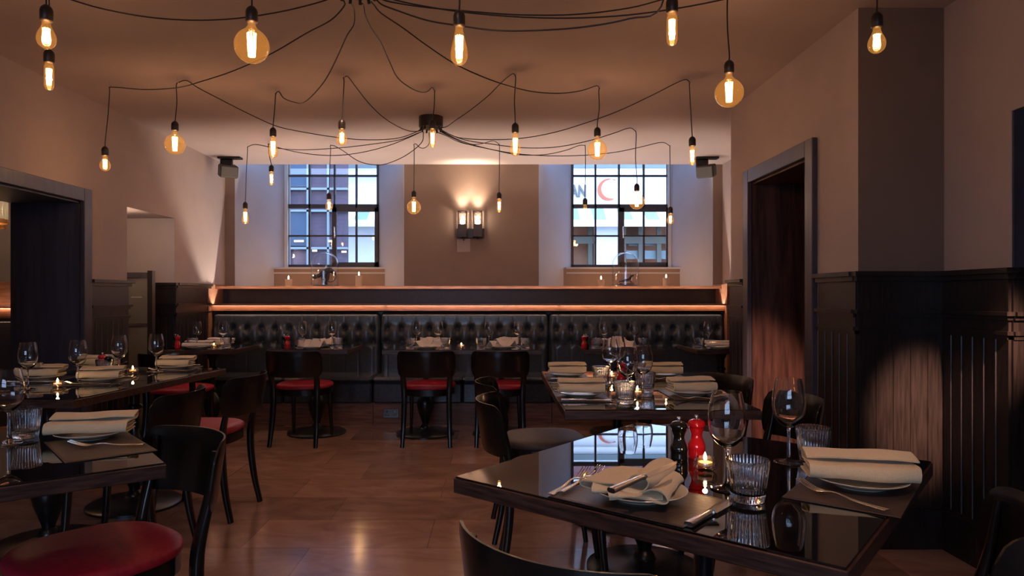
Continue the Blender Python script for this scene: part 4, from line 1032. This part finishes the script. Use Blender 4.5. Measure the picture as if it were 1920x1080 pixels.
for i, (x, y, z, k) in enumerate(((-2.1,1.3,2.02,'globe'),(-1.1,.7,1.98,'pear'),(-.2,1.0,2.06,'tube'),(.7,.9,2.0,'globe'))):  # pendants added out of view for more light on the foreground
    sp = Vector((x,y,z)); mm = [aty(CX, CY, 1)]
    r = pendant(CX+F*x/y if y > 0 else 0, 0, 0, 0, k, H2, None, 'x', Y=y, hook=False) if False else None
    r = empty('pendant_lamp', sp, 0, ('round globe','pear shaped','slim tube shaped','rightmost, globe')[i]+' bulb pendant added out of view above the foreground tables', 'pendant lamp', 'added pendant lamps above the foreground')
    for nm, ms in (('lamp_socket', SOCK), ('bulb', BK[k][0])):
        q = bpy.data.objects.new(nm, ms); COL.objects.link(q); q.parent = r
    q3 = bpy.data.objects.new('filament', BK[k][1]); COL.objects.link(q3); q3.parent = q
    ht = Vector((0,0,HC-z-.03)); e = H2-sp; w = MB().tube([(0,0,.055), ht], .0032, 6); L_ = (e-ht).length
    w.tube(catmull([ht]+[ht.lerp(e,t)-Vector((0,0,4*t*(1-t)*L_*.08)) for t in (.1,.3,.5,.7,.9)]+[e], 5), .0032, 6); w.build('cord', 'rubber_black', r)
    light('bulb_light', 'POINT', sp+Vector((0,0,BK[k][2])), BULB_W*1.1, (1,.59,.43), shadow_soft_size=.016)

# ================================================================== OUTSIDE
struct('ground', MB().box(-30, 30, -30, 45, -.6, -.5), 'asphalt')
YO = 20.0
wb = empty('white_shop_building', (2, YO, -.5), 0, 'white shop building across the street with awnings and brick upper floors', 'building')
inv = Matrix.Translation((-2, -YO, .5))
MB().box(-9, 14, YO+.3, YO+5, 5.25, 13, inv).build('upper_wall', 'brick', wb, False)
MB().box(-9, 14, YO, YO+5, 3.75, 4.74, inv).box(-9, 14, YO-.15, YO+.2, 4.74, 4.92, inv).box(-9, 14, YO, YO+5, 4.92, 5.25, inv).build('fascia', 'outer_white', wb, False)
MB().box(-9, 14, YO-.25, YO-.15, 4.93, 5.10, inv).build('gutter', 'outer_frame', wb, False)
for x in [-7.2+1.9*i for i in range(11)]:
    for z in (5.75, 8.4):
        fw = MB().box(x, x+1.15, YO+.22, YO+.3, z, z+1.7, inv).build('window_surround', 'outer_white', wb, False)
        MB().box(x+.10, x+.55, YO+.19, YO+.23, z+.1, z+1.6, inv).box(x+.60, x+1.05, YO+.19, YO+.23, z+.1, z+1.6, inv).build('pane', 'outer_frame', fw, False)
# awning stripes
for k, (mm, off) in enumerate((('outer_white', 0), ('outer_green', 1))):
    w = MB()
    for i in range(0, 60):
        if i % 2 == off:
            x = -9+i*.38; vs = [(x,YO,3.80),(x+.38,YO,3.80),(x+.38,YO-.7,3.36),(x,YO-.7,3.36),(x,YO,3.77),(x+.38,YO,3.77),(x+.38,YO-.7,3.33),(x,YO-.7,3.33)]
            w.add(vs, [(0,1,2,3),(7,6,5,4),(3,2,6,7),(0,3,7,4),(1,5,6,2)], inv)
    w.build('awning', mm, wb, False)
MB().box(-9, 14, YO-.72, YO-.68, 3.17, 3.36, inv).build('valance', 'outer_white', wb, False)
w = MB()
for (a, c2) in ((-9,-5.2),(-4.4,-3.35),(2.95,3.62),(6.6,7.4),(10,11)): w.box(a, c2, YO-.02, YO+.4, -.5, 3.75, inv)
w.build('pier', 'outer_white', wb, False)
MB().box(-9, 14, YO+.9, YO+1.0, -.5, 3.75, inv).build('shop_interior', 'outer_room', wb, False)
w = MB()
for x in (1.2, 2.1, 2.75, 3.75, 4.25, 4.8, 5.3, 6.1, 7.6, 8.7, 9.6): w.box(x, x+.13, YO+.2, YO+.3, -.5, 3.75, inv)
w.box(.4, 14, YO+.18, YO+.28, 2.75, 2.95, inv).box(3.6, 14, YO+.18, YO+.28, 1.9, 2.02, inv)
w.build('shopfront_frame', 'outer_grey', wb, False)
MB().box(3.7, 14, YO+.32, YO+.34, 2.3, 2.55, inv).box(4.0, 4.8, YO+.4, YO+.42, 2.7, 2.85, inv).build('shop_window_signs', 'outer_frame', wb, False)
w = MB()
for (x, z) in ((4.72,2.98),(4.9,2.98),(2.43,2.75),(2.28,2.55),(-4.9,2.7)): w.sphere((x, YO+.5, z), .055, 10, 6, mat=inv)
w.box(2.32, 2.38, YO+.5, YO+.52, 2.75, 3.0, inv); w.build('shop_lamps', 'outer_lamp', wb)
MB().box(3.95, 5.2, YO+.5, YO+.55, 2.06, 2.13, inv).build('red_shop_light', 'outer_red', wb, False)
# sign lettering and crescent
sg = empty('shop_sign', (2.9, YO-.03, 4.0), 0, 'white shop sign across the street with grey capital letters and an orange crescent', 'sign')
cu = bpy.data.curves.new('lettering', 'FONT'); cu.body = 'AN'; cu.size = .50; cu.extrude = .03; cu.offset = .012
to = bpy.data.objects.new('lettering_tmp', cu); COL.objects.link(to); bpy.context.view_layer.update()
me = bpy.data.meshes.new_from_object(to); bpy.data.objects.remove(to); me.materials.clear(); me.materials.append(M['outer_letters'])
lo = bpy.data.objects.new('lettering', me); COL.objects.link(lo); lo.parent = sg; lo.rotation_euler = (PI/2,0,0); lo.location = (2.19-2.9, -.03, .11); lo.scale = (.66, 1, 1)
n = 20; outp = []; inp = []
for i in range(n+1):
    a = math.radians(60+i*230/n); outp.append((.33*math.cos(a), .33*math.sin(a)))
for i in range(n+1):
    a = math.radians(66+i*218/n); inp.append((.085+.31*math.cos(a), .025+.29*math.sin(a)))
poly = outp+inp[::-1]
vs = [(x, -.05, z) for x, z in poly]+[(x, 0, z) for x, z in poly]; N2 = len(poly); fs = []
for i in range(n): j = N2-1-i; fs.append((i, i+1, j-1, j)); fs.append((N2+i, N2+j, N2+j-1, N2+i+1))
for i in range(N2): fs.append((i, N2+i, N2+(i+1)%N2, (i+1)%N2))
MB().add(vs, fs, Matrix.Translation((.42,0,.32)) @ Matrix.Diagonal((1,1,.98,1))).build('crescent', 'outer_orange', sg, False)
YL = 14.0
bb = empty('brick_office_building', (-7, YL, -.5), 0, 'brick office building with pale blue window frames seen through the left window', 'building')
inv = Matrix.Translation((7, -YL, .5))
MB().prism([(-14,YL),(-3.05,YL),(-3.3,YL+.4),(-14,YL+.4)], -.5, 11, inv).build('wall', 'dark_brick', bb, False)
w = MB(); x = -13.6; i = 0
for k in range(25):
    x = -13.55+k*.42; w.box(x, x+.04, YL-.10, YL-.02, -.5, 10.5, inv)
for h in (.6, 1.6, 2.15, 2.92, 3.37, 4.4, 5.3, 6.2, 7.2, 8.2): w.box(-14, -3.05, YL-.10, YL-.02, h, h+.045, inv)
w.build('window_frames', 'outer_frame', bb, False)
for k in range(24):
    if k % 5 == 3: continue
    x = -13.49+k*.42
    for (z0_, z1_) in ((.67,1.6),(2.22,2.92),(3.44,4.4),(5.37,6.2),(7.27,8.2)):
        MB().box(x, x+.36, YL-.05, YL-.03, z0_, z1_, inv).build('pane', 'outer_pane', bb, False)
w = MB()
for (px, py) in ((556,452),(565,452),(590,470),(645,472),(620,452)):
    q = aty(px,py,YL-.12); w.box(q.x-.05, q.x+.05, YL-.13, YL-.12, q.z-.02, q.z+.02, inv)
w.build('lit_lamps', 'outer_lamp', bb, False)
